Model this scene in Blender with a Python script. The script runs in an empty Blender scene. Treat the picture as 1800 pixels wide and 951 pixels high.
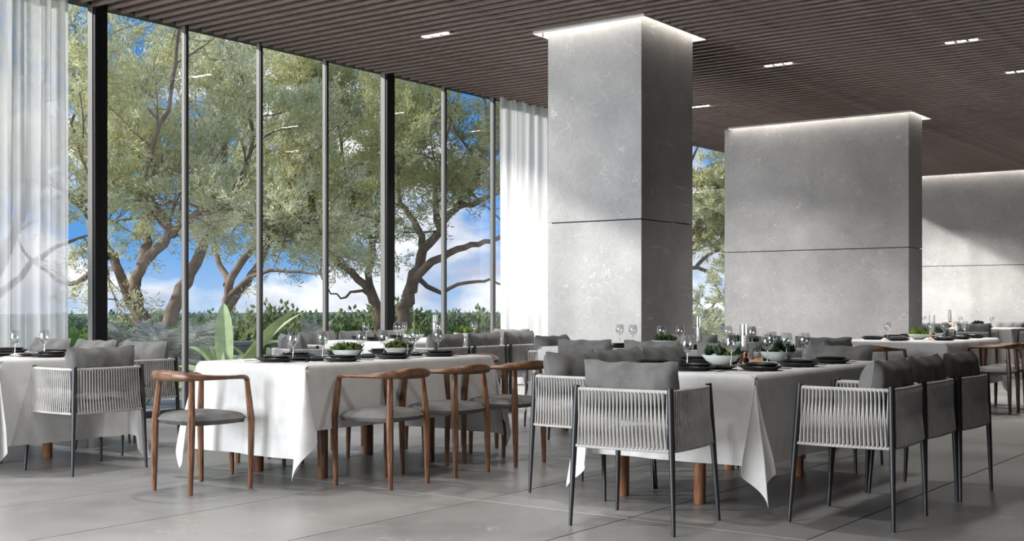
import bpy, math, random
import numpy as np
from mathutils import Vector, Matrix, noise as mnoise

random.seed(7); rng = np.random.default_rng(7)
C = bpy.context.scene.collection
R = math.radians
sc = bpy.context.scene

# ------------------------------------------------------------------ camera
cam_d = bpy.data.cameras.new('camera'); cam = bpy.data.objects.new('camera', cam_d); C.objects.link(cam)
cam.location = (0, 0, 1.13); cam.rotation_euler = (R(90), 0, R(36.4))
cam_d.sensor_width = 36; cam_d.lens = 2105/1800*36; cam_d.shift_y = 61.5/1800
cam_d.clip_start = .05; cam_d.clip_end = 2000
sc.camera = cam
sc.view_settings.view_transform = 'Standard'; sc.view_settings.look = 'None'
sc.view_settings.exposure = 0.55; sc.view_settings.gamma = 1.0
SUN_DIR = Vector((1.0, .80, -.55)).normalized()
LAMP_POWER = 14
DAYLIGHT = 0.92

# ------------------------------------------------------------------ node helpers
def new_mat(name):
    m = bpy.data.materials.new(name); m.use_nodes = True
    nt = m.node_tree; nt.nodes.clear()
    out = nt.nodes.new('ShaderNodeOutputMaterial')
    return m, nt, out
def N(nt, t, **kw):
    n = nt.nodes.new(t)
    for k, v in kw.items():
        if k.startswith('i_'): n.inputs[k[2:].replace('_', ' ')].default_value = v
        else: setattr(n, k, v)
    return n
def L(nt, a, b): nt.links.new(a, b)
def ramp(nt, fac, stops, interp='LINEAR'):
    r = nt.nodes.new('ShaderNodeValToRGB'); r.color_ramp.interpolation = interp
    el = r.color_ramp.elements
    while len(el) < len(stops): el.new(.5)
    for e, (p, c) in zip(el, stops):
        e.position = p; e.color = (*c, 1) if len(c) == 3 else c
    L(nt, fac, r.inputs['Fac']); return r
def mixc(nt, fac, a, b, mode='MIX'):
    n = nt.nodes.new('ShaderNodeMix'); n.data_type = 'RGBA'; n.blend_type = mode
    for s, v in ((n.inputs['Factor'], fac), (n.inputs['A'], a), (n.inputs['B'], b)):
        if hasattr(v, 'default_value') or hasattr(v, 'is_linked'): L(nt, v, s)
        elif isinstance(v, (int, float)): s.default_value = v
        else: s.default_value = (*v, 1)
    # RGBA sockets share names with float ones: pick by type
    return n
def mix_rgb(nt, fac, a, b, mode='MIX'):
    n = nt.nodes.new('ShaderNodeMixRGB'); n.blend_type = mode
    for s, v in zip(n.inputs, (fac, a, b)):
        if isinstance(v, bpy.types.NodeSocket): L(nt, v, s)
        elif isinstance(v, (int, float)): s.default_value = v
        else: s.default_value = (*v, 1)
    return n.outputs[0]
def simple(name, col, rough=.6, metal=0, bump=0, bscale=200, var=0, vscale=8, spec=.5, sheen=0):
    m, nt, out = new_mat(name)
    b = N(nt, 'ShaderNodeBsdfPrincipled'); b.inputs['Roughness'].default_value = rough
    b.inputs['Metallic'].default_value = metal; b.inputs['Base Color'].default_value = (*col, 1)
    b.inputs['Specular IOR Level'].default_value = spec
    tc = N(nt, 'ShaderNodeTexCoord')
    if var:
        n = N(nt, 'ShaderNodeTexNoise'); n.inputs['Scale'].default_value = vscale; n.inputs['Detail'].default_value = 5
        L(nt, tc.outputs['Object'], n.inputs['Vector'])
        r = ramp(nt, n.outputs['Fac'], [(.3, tuple(c*(1-var) for c in col)), (.7, tuple(min(1, c*(1+var)) for c in col))])
        L(nt, r.outputs[0], b.inputs['Base Color'])
    if bump:
        n = N(nt, 'ShaderNodeTexNoise'); n.inputs['Scale'].default_value = bscale; n.inputs['Detail'].default_value = 3
        L(nt, tc.outputs['Object'], n.inputs['Vector'])
        bp = N(nt, 'ShaderNodeBump'); bp.inputs['Strength'].default_value = bump; bp.inputs['Distance'].default_value = .004
        L(nt, n.outputs['Fac'], bp.inputs['Height']); L(nt, bp.outputs[0], b.inputs['Normal'])
    L(nt, b.outputs[0], out.inputs[0]); return m

# ------------------------------------------------------------------ sky
def make_world():
    w = bpy.data.worlds.new('sky'); sc.world = w; w.use_nodes = True
    nt = w.node_tree; nt.nodes.clear()
    out = N(nt, 'ShaderNodeOutputWorld'); bg = N(nt, 'ShaderNodeBackground')
    tc = N(nt, 'ShaderNodeTexCoord'); sep = N(nt, 'ShaderNodeSeparateXYZ')
    L(nt, tc.outputs['Generated'], sep.inputs[0])
    z = sep.outputs['Z']
    grad = ramp(nt, z, [(0, (.30, .46, .70)), (.05, (.10, .30, .66)), (.20, (.038, .20, .56)), (.7, (.03, .15, .48))])
    mp = N(nt, 'ShaderNodeMapping'); mp.inputs['Scale'].default_value = (1, 1, 1.9); mp.inputs['Location'].default_value = (.35, .1, .2)
    L(nt, tc.outputs['Generated'], mp.inputs[0])
    n1 = N(nt, 'ShaderNodeTexNoise'); n1.inputs['Scale'].default_value = 5.0; n1.inputs['Detail'].default_value = 8; n1.inputs['Roughness'].default_value = .55
    L(nt, mp.outputs[0], n1.inputs['Vector'])
    thr = ramp(nt, z, [(0, (.60,)*3), (.07, (.565,)*3), (.14, (.50,)*3), (.3, (.47,)*3)])
    sm = N(nt, 'ShaderNodeMath', operation='ADD'); L(nt, n1.outputs['Fac'], sm.inputs[0]); L(nt, thr.outputs[0], sm.inputs[1])
    sc2 = N(nt, 'ShaderNodeMath', operation='SUBTRACT'); L(nt, sm.outputs[0], sc2.inputs[0]); sc2.inputs[1].default_value = .5
    cl2 = ramp(nt, sc2.outputs[0], [(.50, (0,)*3), (.585, (1,)*3)])
    n2 = N(nt, 'ShaderNodeTexNoise'); n2.inputs['Scale'].default_value = 9; n2.inputs['Detail'].default_value = 6
    L(nt, mp.outputs[0], n2.inputs['Vector'])
    ccol = ramp(nt, n2.outputs['Fac'], [(.36, (.42, .46, .60)), (.60, (1.0, 1.0, 1.0))])
    col = mix_rgb(nt, cl2.outputs[0], grad.outputs[0], ccol.outputs[0])
    L(nt, col, bg.inputs[0]); bg.inputs[1].default_value = DAYLIGHT
    L(nt, bg.outputs[0], out.inputs[0])
make_world()
sun_d = bpy.data.lights.new('sun', 'SUN'); sun = bpy.data.objects.new('sun', sun_d); C.objects.link(sun)
sun_d.energy = 3.3; sun_d.angle = R(3.0); sun_d.color = (1, .955, .90)
sun.rotation_euler = SUN_DIR.to_track_quat('-Z', 'Y').to_euler(); sun.location = (-20, -10, 12)

def big_area(name, loc, sx, sy, power, rot, col=(1, 1, 1)):
    d = bpy.data.lights.new(name, 'AREA'); d.shape = 'RECTANGLE'; d.size = sx; d.size_y = sy; d.energy = power; d.color = col
    o = bpy.data.objects.new(name, d); C.objects.link(o); o.location = loc; o.rotation_euler = rot; return o
big_area('fill_back_opening', (-7.45, -4.3, 1.95), 5.2, 3.5, 1020, (R(90), 0, 0), (.96, .98, 1))  # added fill lamp, out of view, brightens faces turned toward -Y

# ------------------------------------------------------------------ materials
def mat_stone():
    m, nt, out = new_mat('grey marble'); b = N(nt, 'ShaderNodeBsdfPrincipled')
    g = N(nt, 'ShaderNodeNewGeometry'); P = g.outputs['Position']
    n = N(nt, 'ShaderNodeTexNoise'); n.inputs['Scale'].default_value = 1.4; n.inputs['Detail'].default_value = 8; n.inputs['Roughness'].default_value = .65
    L(nt, P, n.inputs['Vector'])
    base = ramp(nt, n.outputs['Fac'], [(.3, (.32, .318, .32)), (.7, (.46, .456, .45))])
    fine = N(nt, 'ShaderNodeTexNoise'); fine.inputs['Scale'].default_value = 22; fine.inputs['Detail'].default_value = 6
    L(nt, P, fine.inputs['Vector'])
    fr = ramp(nt, fine.outputs['Fac'], [(.3, (.94,)*3), (.7, (1.05,)*3)])
    c1 = mix_rgb(nt, 1.0, base.outputs[0], fr.outputs[0], 'MULTIPLY')
    # thin white scratches: noise ridges, elongated, masked
    def veins(sc_, rot, w, mth):
        mp = N(nt, 'ShaderNodeMapping'); mp.inputs['Rotation'].default_value = rot; mp.inputs['Scale'].default_value = (sc_, sc_*.14, sc_)
        L(nt, P, mp.inputs[0])
        nn = N(nt, 'ShaderNodeTexNoise'); nn.inputs['Scale'].default_value = 1; nn.inputs['Detail'].default_value = 2; nn.inputs['Distortion'].default_value = .25
        L(nt, mp.outputs[0], nn.inputs['Vector'])
        s = N(nt, 'ShaderNodeMath', operation='SUBTRACT'); L(nt, nn.outputs['Fac'], s.inputs[0]); s.inputs[1].default_value = .5
        a = N(nt, 'ShaderNodeMath', operation='ABSOLUTE'); L(nt, s.outputs[0], a.inputs[0])
        r = ramp(nt, a.outputs[0], [(0, (1,)*3), (w, (0,)*3)])
        mk = N(nt, 'ShaderNodeTexNoise'); mk.inputs['Scale'].default_value = 2.3; mk.inputs['Detail'].default_value = 3
        mpp = N(nt, 'ShaderNodeVectorMath', operation='ADD'); L(nt, P, mpp.inputs[0]); mpp.inputs[1].default_value = (sc_, 3, rot[0]*5)
        L(nt, mpp.outputs[0], mk.inputs['Vector'])
        mr = ramp(nt, mk.outputs['Fac'], [(mth, (0,)*3), (mth+.1, (1,)*3)])
        mm = N(nt, 'ShaderNodeMath', operation='MULTIPLY'); L(nt, r.outputs[0], mm.inputs[0]); L(nt, mr.outputs[0], mm.inputs[1])
        return mm.outputs[0]
    v1 = veins(4.2, (.9, .5, .5), .007, .47); v2 = veins(6.5, (.5, .9, .2), .008, .50)
    va = N(nt, 'ShaderNodeMath', operation='MAXIMUM'); L(nt, v1, va.inputs[0]); L(nt, v2, va.inputs[1])
    vs = N(nt, 'ShaderNodeMath', operation='MULTIPLY'); L(nt, va.outputs[0], vs.inputs[0]); vs.inputs[1].default_value = .55
    c2 = mix_rgb(nt, vs.outputs[0], c1, (.72, .71, .69))
    L(nt, c2, b.inputs['Base Color']); b.inputs['Roughness'].default_value = .42; b.inputs['Specular IOR Level'].default_value = .35
    bp = N(nt, 'ShaderNodeBump'); bp.inputs['Strength'].default_value = .12; bp.inputs['Distance'].default_value = .003
    L(nt, fine.outputs['Fac'], bp.inputs['Height']); L(nt, bp.outputs[0], b.inputs['Normal'])
    L(nt, b.outputs[0], out.inputs[0]); return m
def mat_floor():
    m, nt, out = new_mat('grey stone tile'); b = N(nt, 'ShaderNodeBsdfPrincipled')
    g = N(nt, 'ShaderNodeNewGeometry'); P = g.outputs['Position']; oi = N(nt, 'ShaderNodeObjectInfo')
    n = N(nt, 'ShaderNodeTexNoise'); n.inputs['Scale'].default_value = .9; n.inputs['Detail'].default_value = 8; n.inputs['Roughness'].default_value = .62
    L(nt, P, n.inputs['Vector'])
    base = ramp(nt, n.outputs['Fac'], [(.3, (.175, .174, .172)), (.7, (.285, .281, .276))])
    sh = ramp(nt, oi.outputs['Random'], [(0, (.92,)*3), (1, (1.08,)*3)])
    c1 = mix_rgb(nt, 1.0, base.outputs[0], sh.outputs[0], 'MULTIPLY')
    nn = N(nt, 'ShaderNodeTexNoise'); nn.inputs['Scale'].default_value = 3.2; nn.inputs['Detail'].default_value = 4; nn.inputs['Distortion'].default_value = .8
    L(nt, P, nn.inputs['Vector'])
    s = N(nt, 'ShaderNodeMath', operation='SUBTRACT'); L(nt, nn.outputs['Fac'], s.inputs[0]); s.inputs[1].default_value = .5
    a = N(nt, 'ShaderNodeMath', operation='ABSOLUTE'); L(nt, s.outputs[0], a.inputs[0])
    r = ramp(nt, a.outputs[0], [(0, (.45,)*3), (.008, (0,)*3)])
    mk = N(nt, 'ShaderNodeTexNoise'); mk.inputs['Scale'].default_value = 1.7; mk.inputs['Detail'].default_value = 3; L(nt, P, mk.inputs['Vector'])
    mr = ramp(nt, mk.outputs['Fac'], [(.52, (0,)*3), (.62, (1,)*3)])
    mm = N(nt, 'ShaderNodeMath', operation='MULTIPLY'); L(nt, r.outputs[0], mm.inputs[0]); L(nt, mr.outputs[0], mm.inputs[1])
    c2 = mix_rgb(nt, mm.outputs[0], c1, (.6, .58, .56))
    L(nt, c2, b.inputs['Base Color'])
    rr = ramp(nt, n.outputs['Fac'], [(.3, (.27,)*3), (.7, (.42,)*3)]); L(nt, rr.outputs[0], b.inputs['Roughness'])
    b.inputs['Specular IOR Level'].default_value = .5
    L(nt, b.outputs[0], out.inputs[0]); return m
def mat_wood(name, dark, light, scale=(1, 1, 1), rough=.4):
    m, nt, out = new_mat(name); b = N(nt, 'ShaderNodeBsdfPrincipled')
    tc = N(nt, 'ShaderNodeTexCoord'); mp = N(nt, 'ShaderNodeMapping'); mp.inputs['Scale'].default_value = scale
    L(nt, tc.outputs['Object'], mp.inputs[0])
    n = N(nt, 'ShaderNodeTexNoise'); n.inputs['Scale'].default_value = 14; n.inputs['Detail'].default_value = 6; n.inputs['Distortion'].default_value = 1.2
    L(nt, mp.outputs[0], n.inputs['Vector'])
    r = ramp(nt, n.outputs['Fac'], [(.32, dark), (.5, tuple((a+b_)/2 for a, b_ in zip(dark, light))), (.68, light)])
    L(nt, r.outputs[0], b.inputs['Base Color']); b.inputs['Roughness'].default_value = rough
    L(nt, b.outputs[0], out.inputs[0]); return m
def mat_fabric(name, c1, c2, scale=260, bump=.5, trans=0):
    m, nt, out = new_mat(name); b = N(nt, 'ShaderNodeBsdfPrincipled')
    tc = N(nt, 'ShaderNodeTexCoord')
    n = N(nt, 'ShaderNodeTexNoise'); n.inputs['Scale'].default_value = scale; n.inputs['Detail'].default_value = 2
    L(nt, tc.outputs['Object'], n.inputs['Vector'])
    n2 = N(nt, 'ShaderNodeTexNoise'); n2.inputs['Scale'].default_value = 9; n2.inputs['Detail'].default_value = 4
    L(nt, tc.outputs['Object'], n2.inputs['Vector'])
    ad = N(nt, 'ShaderNodeMath', operation='ADD'); L(nt, n.outputs['Fac'], ad.inputs[0]); L(nt, n2.outputs['Fac'], ad.inputs[1])
    r = ramp(nt, ad.outputs[0], [(.8, c1), (1.2, c2)])
    L(nt, r.outputs[0], b.inputs['Base Color']); b.inputs['Roughness'].default_value = .9; b.inputs['Specular IOR Level'].default_value = .15
    bp = N(nt, 'ShaderNodeBump'); bp.inputs['Strength'].default_value = bump; bp.inputs['Distance'].default_value = .003
    L(nt, n.outputs['Fac'], bp.inputs['Height']); L(nt, bp.outputs[0], b.inputs['Normal'])
    if trans:
        t = N(nt, 'ShaderNodeBsdfTranslucent'); L(nt, r.outputs[0], t.inputs[0])
        mx = N(nt, 'ShaderNodeMixShader'); mx.inputs[0].default_value = trans
        L(nt, b.outputs[0], mx.inputs[1]); L(nt, t.outputs[0], mx.inputs[2]); L(nt, mx.outputs[0], out.inputs[0])
    else: L(nt, b.outputs[0], out.inputs[0])
    return m
def mat_leaf(name, cols, trans=.45):
    m, nt, out = new_mat(name)
    g = N(nt, 'ShaderNodeNewGeometry')
    k = len(cols); r = ramp(nt, g.outputs['Random Per Island'], [(i/(k-1), c) for i, c in enumerate(cols)])
    d = N(nt, 'ShaderNodeBsdfDiffuse'); t = N(nt, 'ShaderNodeBsdfTranslucent')
    L(nt, r.outputs[0], d.inputs[0]); L(nt, r.outputs[0], t.inputs[0])
    mx = N(nt, 'ShaderNodeMixShader'); mx.inputs[0].default_value = trans
    L(nt, d.outputs[0], mx.inputs[1]); L(nt, t.outputs[0], mx.inputs[2])
    L(nt, mx.outputs[0], out.inputs[0]); return m
def mat_glass(name, tint=(1, 1, 1), refl=.9, base=.04):
    m, nt, out = new_mat(name)
    t = N(nt, 'ShaderNodeBsdfTransparent'); t.inputs[0].default_value = (*tint, 1)
    g = N(nt, 'ShaderNodeBsdfGlossy'); g.inputs['Roughness'].default_value = 0.0; g.inputs[0].default_value = (refl, refl, refl, 1)
    lw = N(nt, 'ShaderNodeLayerWeight'); lw.inputs[0].default_value = .5      # facing = 1-|cos|, same from both sides
    pw = N(nt, 'ShaderNodeMath', operation='POWER'); L(nt, lw.outputs['Facing'], pw.inputs[0]); pw.inputs[1].default_value = 5.0
    ma = N(nt, 'ShaderNodeMath', operation='MULTIPLY_ADD'); L(nt, pw.outputs[0], ma.inputs[0]); ma.inputs[1].default_value = .9; ma.inputs[2].default_value = base
    mx = N(nt, 'ShaderNodeMixShader'); L(nt, ma.outputs[0], mx.inputs[0]); L(nt, t.outputs[0], mx.inputs[1]); L(nt, g.outputs[0], mx.inputs[2])
    L(nt, mx.outputs[0], out.inputs[0]); return m
def mat_sheer(name, transp, col=(.9, .9, .9)):
    m, nt, out = new_mat(name)
    d = N(nt, 'ShaderNodeBsdfDiffuse'); d.inputs[0].default_value = (*col, 1)
    t = N(nt, 'ShaderNodeBsdfTranslucent'); t.inputs[0].default_value = (*col, 1)
    a = N(nt, 'ShaderNodeMixShader'); a.inputs[0].default_value = .55; L(nt, d.outputs[0], a.inputs[1]); L(nt, t.outputs[0], a.inputs[2])
    tr = N(nt, 'ShaderNodeBsdfTransparent')
    b = N(nt, 'ShaderNodeMixShader'); b.inputs[0].default_value = transp; L(nt, a.outputs[0], b.inputs[1]); L(nt, tr.outputs[0], b.inputs[2])
    L(nt, b.outputs[0], out.inputs[0]); return m
def mat_emit(name, col, s):
    m, nt, out = new_mat(name); e = N(nt, 'ShaderNodeEmission'); e.inputs[0].default_value = (*col, 1); e.inputs[1].default_value = s
    L(nt, e.outputs[0], out.inputs[0]); return m
M = dict(
    stone=mat_stone(), tile=mat_floor(),
    grout=simple('dark grout', (.05, .05, .05), .9), light_grout=simple('pale grout', (.48, .47, .45), .8),
    slat=mat_wood('walnut slat', (.10, .072, .060), (.22, .168, .142), (.35, 6, 6), .55),
    slat_back=simple('dark ceiling backing', (.03, .024, .02), .9),
    walnut=mat_wood('walnut', (.06, .026, .013), (.22, .105, .052), (3, 3, .45), .38),
    walnut_rail=mat_wood('walnut rail', (.06, .027, .014), (.21, .10, .05), (1.0, 1.2, 4), .36),
    leg_wood=mat_wood('turned wood', (.17, .07, .032), (.32, .15, .075), (3, 3, .4), .4),
    black_metal=simple('black metal', (.012, .012, .013), .4, .6), grey_metal=simple('charcoal metal', (.055, .057, .06), .42, .7),
    alu=simple('pale aluminium', (.20, .19, .18), .5, .2),
    rope=mat_fabric('pale grey rope', (.36, .355, .345), (.49, .48, .465), 420, .6),
    seat=mat_fabric('grey tweed', (.09, .09, .09), (.19, .19, .186), 520, .8),
    pillow=mat_fabric('grey cushion cloth', (.105, .105, .104), (.16, .16, .158), 300, .25),
    linen=mat_fabric('white linen', (.58, .58, .58), (.68, .68, .675), 240, .35, .12),
    plate=simple('black stoneware', (.014, .014, .015), .32, 0, .1, 90), cutlery=simple('gunmetal cutlery', (.05, .047, .045), .25, .95),
    bowl=simple('pale celadon ceramic', (.55, .60, .58), .5, 0, .05, 60), soil=simple('dark soil', (.03, .024, .018), .95, bump=.5),
    succ_green=mat_leaf('olive succulent', [(.05, .09, .035), (.12, .17, .06), (.24, .28, .09)], .15),
    succ_dark=mat_leaf('dark green succulent', [(.02, .045, .03), (.05, .09, .05), (.10, .15, .09)], .15),
    succ_lime=mat_leaf('lime leaf', [(.12, .25, .03), (.25, .40, .06), (.4, .5, .12)], .25),
    succ_rust=mat_leaf('rust tipped succulent', [(.30, .09, .03), (.20, .14, .05), (.34, .16, .05)], .15),
    wine=mat_glass('clear glass', (.95, .96, .955), 1.0, .13), stem=mat_glass('glass stem', (.85, .87, .86), 1.0, .38), pane=mat_glass('window glass', (.975, .985, .98), 1.0, .025),
    wax=simple('ivory candle wax', (.80, .78, .73), .55), wick=simple('burnt wick', (.02, .02, .02), .9),
    copper=simple('polished rose brass', (.80, .50, .34), .18, 1.0),
    sheer=mat_sheer('thin sheer', .24, (.84, .84, .84)), sheer2=mat_sheer('dense sheer', .10),
    lens=mat_emit('lamp lens', (1, .97, .93), 14), cove=mat_emit('cove light', (1, .93, .84), 6.5),
    cove_white=simple('white cove', (.75, .73, .70), .7),
    plaster=simple('dark grey plaster', (.06, .058, .056), .8, bump=.1, bscale=40),
    bark=simple('brown bark', (.25, .18, .135), .9, bump=1, bscale=25, var=.45, vscale=5),
    leaf_tree=mat_leaf('sage willow leaves', [(.54, .54, .26), (.70, .70, .42), (.86, .85, .58), (.96, .94, .72)], .55),
    leaf_tree2=mat_leaf('olive willow leaves', [(.48, .48, .19), (.65, .64, .31), (.82, .80, .48)], .55),
    leaf_shrub=mat_leaf('fresh green leaves', [(.05, .13, .03), (.13, .26, .06), (.30, .42, .12)], .45),
    leaf_dark=mat_leaf('deep green leaves', [(.06, .12, .045), (.11, .20, .07), (.20, .29, .12)], .4),
    leaf_olive=mat_leaf('olive bush leaves', [(.14, .19, .07), (.26, .32, .14), (.42, .46, .24)], .4),
    leaf_haze=mat_leaf('hazy green leaves', [(.14, .21, .13), (.22, .30, .18), (.32, .40, .25)], .3),  # both hazy greens carry distance haze in their colour
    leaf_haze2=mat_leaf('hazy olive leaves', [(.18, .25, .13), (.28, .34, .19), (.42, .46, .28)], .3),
    leaf_grey=mat_leaf('grey fern leaves', [(.34, .36, .31), (.50, .52, .46), (.68, .68, .63)], .4),
    leaf_big=simple('broad lime leaf', (.44, .54, .27), .5, var=.25, vscale=6),
    ground=simple('dry grass ground', (.16, .19, .09), .95, bump=.4, bscale=12, var=.35, vscale=3),
    terrace=simple('pale terrace stone', (.42, .42, .40), .8, bump=.2, bscale=30, var=.12, vscale=2),
)

# ------------------------------------------------------------------ mesh helpers
class MB:
    def __init__(s): s.v = []; s.f = []
    def add(s, v, f):
        o = len(s.v); s.v += [tuple(p) for p in v]; s.f += [tuple(i+o for i in q) for q in f]; return s
    def box(s, x0, x1, y0, y1, z0, z1):
        return s.add([(x0, y0, z0), (x1, y0, z0), (x1, y1, z0), (x0, y1, z0), (x0, y0, z1), (x1, y0, z1), (x1, y1, z1), (x0, y1, z1)],
                     [(0, 3, 2, 1), (4, 5, 6, 7), (0, 1, 5, 4), (1, 2, 6, 5), (2, 3, 7, 6), (3, 0, 4, 7)])
    def bbox(s, x0, x1, y0, y1, z0, z1, b):   # box with chamfered edges
        cx, cy, cz = (x0+x1)/2, (y0+y1)/2, (z0+z1)/2; hx, hy, hz = (x1-x0)/2, (y1-y0)/2, (z1-z0)/2
        b = min(b, hx*.9, hy*.9, hz*.9); vs = []; idx = {}
        for sx in (-1, 1):
            for sy in (-1, 1):
                for sz in (-1, 1):
                    for a in range(3):
                        o = [hx-b, hy-b, hz-b]; o[a] += b
                        idx[(sx, sy, sz, a)] = len(vs); vs.append((cx+sx*o[0], cy+sy*o[1], cz+sz*o[2]))
        fs = []
        for a in range(3):
            u, w = (a+1) % 3, (a+2) % 3
            for sg in (-1, 1):
                q = []
                for (su, sw) in ((-1, -1), (1, -1), (1, 1), (-1, 1)):
                    k = [0, 0, 0]; k[a] = sg; k[u] = su; k[w] = sw; q.append(idx[(*k, a)])
                fs.append(tuple(q if sg > 0 else q[::-1]))
        for a in range(3):
            u, w = (a+1) % 3, (a+2) % 3
            for su in (-1, 1):
                for sw in (-1, 1):
                    k0 = [0]*3; k0[u] = su; k0[w] = sw; k1 = list(k0); k0[a] = -1; k1[a] = 1
                    q = [idx[(*k0, u)], idx[(*k1, u)], idx[(*k1, w)], idx[(*k0, w)]]
                    fs.append(tuple(q if su*sw < 0 else q[::-1]))
        for sx in (-1, 1):
            for sy in (-1, 1):
                for sz in (-1, 1):
                    q = [idx[(sx, sy, sz, a)] for a in range(3)]; fs.append(tuple(q if sx*sy*sz > 0 else q[::-1]))
        return s.add(vs, fs)
    def tube(s, pts, rad, n=8, cap=True, flat=None):
        pts = [Vector(p) for p in pts]; k = len(pts)
        if not hasattr(rad, '__len__'): rad = [rad]*k
        up = None; vs = []
        for i, p in enumerate(pts):
            t = (pts[min(i+1, k-1)]-pts[max(i-1, 0)]).normalized()
            if up is None:
                up = Vector((0, 0, 1)) if abs(t.z) < .9 else Vector((0, 1, 0))
            a = (up - t*up.dot(t)).normalized(); b = t.cross(a); up = a
            fa, fb = (flat[i] if flat else (1, 1))
            for j in range(n):
                th = 2*math.pi*j/n + math.pi/n
                vs.append(p + a*(rad[i]*fa*math.cos(th)) + b*(rad[i]*fb*math.sin(th)))
        fs = [(i*n+j, i*n+(j+1) % n, (i+1)*n+(j+1) % n, (i+1)*n+j) for i in range(k-1) for j in range(n)]
        if cap: fs += [tuple(range(n))[::-1], tuple(range((k-1)*n, k*n))]
        return s.add(vs, fs)
    def lathe(s, prof, n=24, c=(0, 0, 0)):
        vs = []; fs = []
        for (r, z) in prof:
            for j in range(n):
                th = 2*math.pi*j/n; vs.append((c[0]+max(r, 1e-4)*math.cos(th), c[1]+max(r, 1e-4)*math.sin(th), c[2]+z))
        for i in range(len(prof)-1):
            for j in range(n): fs.append((i*n+j, i*n+(j+1) % n, (i+1)*n+(j+1) % n, (i+1)*n+j))
        return s.add(vs, fs)
    def mesh(s, name, mat, smooth=True, ang=40):
        me = bpy.data.meshes.new(name); me.from_pydata(s.v, [], s.f)
        if mat: me.materials.append(mat)
        if smooth:
            me.polygons.foreach_set('use_smooth', [True]*len(me.polygons))
            me.set_sharp_from_angle(angle=R(ang))
        me.update(); return me

def link(name, me, parent=None, loc=(0, 0, 0), rz=0):
    o = bpy.data.objects.new(name, me); C.objects.link(o)
    o.location = loc; o.rotation_euler = (0, 0, rz)
    if parent: o.parent = parent
    return o
def obj(name, mb, mat, parent=None, smooth=True, loc=(0, 0, 0), rz=0, ang=40):
    return link(name, mb.mesh(name, mat, smooth, ang), parent, loc, rz)
def tag(o, label, cat=None, group=None, kind=None):
    if label: o['label'] = label
    if cat: o['category'] = cat
    if group: o['group'] = group
    if kind: o['kind'] = kind
    return o
def empty(name, loc=(0, 0, 0), rz=0):
    o = bpy.data.objects.new(name, None); C.objects.link(o); o.empty_display_size = .1
    o.location = loc; o.rotation_euler = (0, 0, rz); return o
def struct(o, label=None):
    o['kind'] = 'structure'
    if label: o['label'] = label
    return o
def dup(root, loc, rz=0, scale=None):
    def rec(o, par):
        c = o.copy(); C.objects.link(c)
        if par: c.parent = par
        for ch in kids.get(o.name, []): rec(ch, c)
        return c
    kids = {}
    stack = [root]
    while stack:
        o = stack.pop(); kids[o.name] = list(o.children); stack += kids[o.name]
    r = rec(root, None); r.location = loc; r.rotation_euler = (0, 0, rz)
    if scale: r.scale = scale
    return r
class Proto:
    """first use moves the prototype itself, later ones copy it"""
    def __init__(s, root): s.root = root; s.used = False; s.scale = None
    def put(s, loc, rz, label, cat, group, scale=None):
        if not s.used: o = s.root; s.used = True; o.location = loc; o.rotation_euler = (0, 0, rz)
        else: o = dup(s.root, loc, rz)
        o.scale = scale if scale else (1, 1, 1)
        tag(o, label, cat, group); return o

# ------------------------------------------------------------------ room shell
XW, H = -10.1, 4.0
YB, YF, XR = -3.6, 26.95, 8.0
fl = obj('floor', MB().box(XW-.15, XR, YB, YF+.3, -.12, -.004), M['grout'], smooth=False)
struct(fl, 'large grey stone tile floor with dark long joints and pale cross joints')
tile_mesh = {}
y0 = 5.48-2.36*2
rows = []
y = y0
while y < 26.9: rows.append((y, min(y+2.36, 26.95))); y += 2.36
rows = [(YB, y0-2.36), (y0-2.36, y0)] + rows if y0-2.36 > YB else [(YB, y0)] + rows
xs = [XR] ; x = -.28
cols = []
while x-1 > XW-.2: cols.append((max(x-1, XW+.02), x)); x -= 1
cols = [(-.28, XR)] + cols
for (ya, yb) in rows:
    for (xa, xb) in cols:
        w, l = round(xb-xa-.008, 3), round(yb-ya-.008, 3)
        if (w, l) not in tile_mesh:
            tile_mesh[(w, l)] = MB().bbox(-w/2, w/2, -l/2, l/2, -.02, 0, .0015).mesh('tile', M['tile'], False)
        link('tile', tile_mesh[(w, l)], fl, ((xa+xb)/2, (ya+yb)/2, 0))
for (ya, yb) in rows[1:]:
    obj('grout_strip', MB().box(XW+.02, XR-.05, ya-.004, ya+.004, -.02, -.0012), M['light_grout'], fl, smooth=False)

CO1 = (-7.34, -5.99, 10.34, 11.66); C1 = (-7.23, -6.09, 10.45, 11.54)
CO2 = (-8.74, -5.75, 17.79, 18.66); C2 = (-8.86, -5.84, 17.90, 18.53)
CO3 = (-8.9, XR-.2, 26.84, 26.95)
ceil = obj('ceiling', MB().box(XW-.3, XR, YB, YF+.3, 4.14, 4.34), M['slat_back'], smooth=False)
struct(ceil, 'ceiling of narrow parallel dark walnut slats')
# slats (run along X)
pitch, sw, sh = .165, .042, .10
slat_mesh = {}
y = 2.9
while y < 26.8:
    segs = [(XW+.02, 3.0)]
    for (a, b_, c_, d_) in (CO1, CO2, CO3):
        if y+sw > c_-.005 and y < d_+.005:
            ns = []
            for (p, q) in segs:
                if a > p and b_ < q: ns += [(p, a), (b_, q)]
                elif a <= p and b_ > p: ns.append((b_, q))
                elif b_ >= q: ns.append((p, a))
                else: ns.append((p, q))
            segs = ns
    for (p, q) in segs:
        if q-p < .1: continue
        w = round(q-p, 3)
        if w not in slat_mesh:
            slat_mesh[w] = MB().bbox(-w/2, w/2, -sw/2, sw/2, 0, sh+.03, .003).mesh('slat', M['slat'], False)
        link('slat', slat_mesh[w], ceil, ((p+q)/2, y+sw/2, H))
    y += pitch
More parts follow.
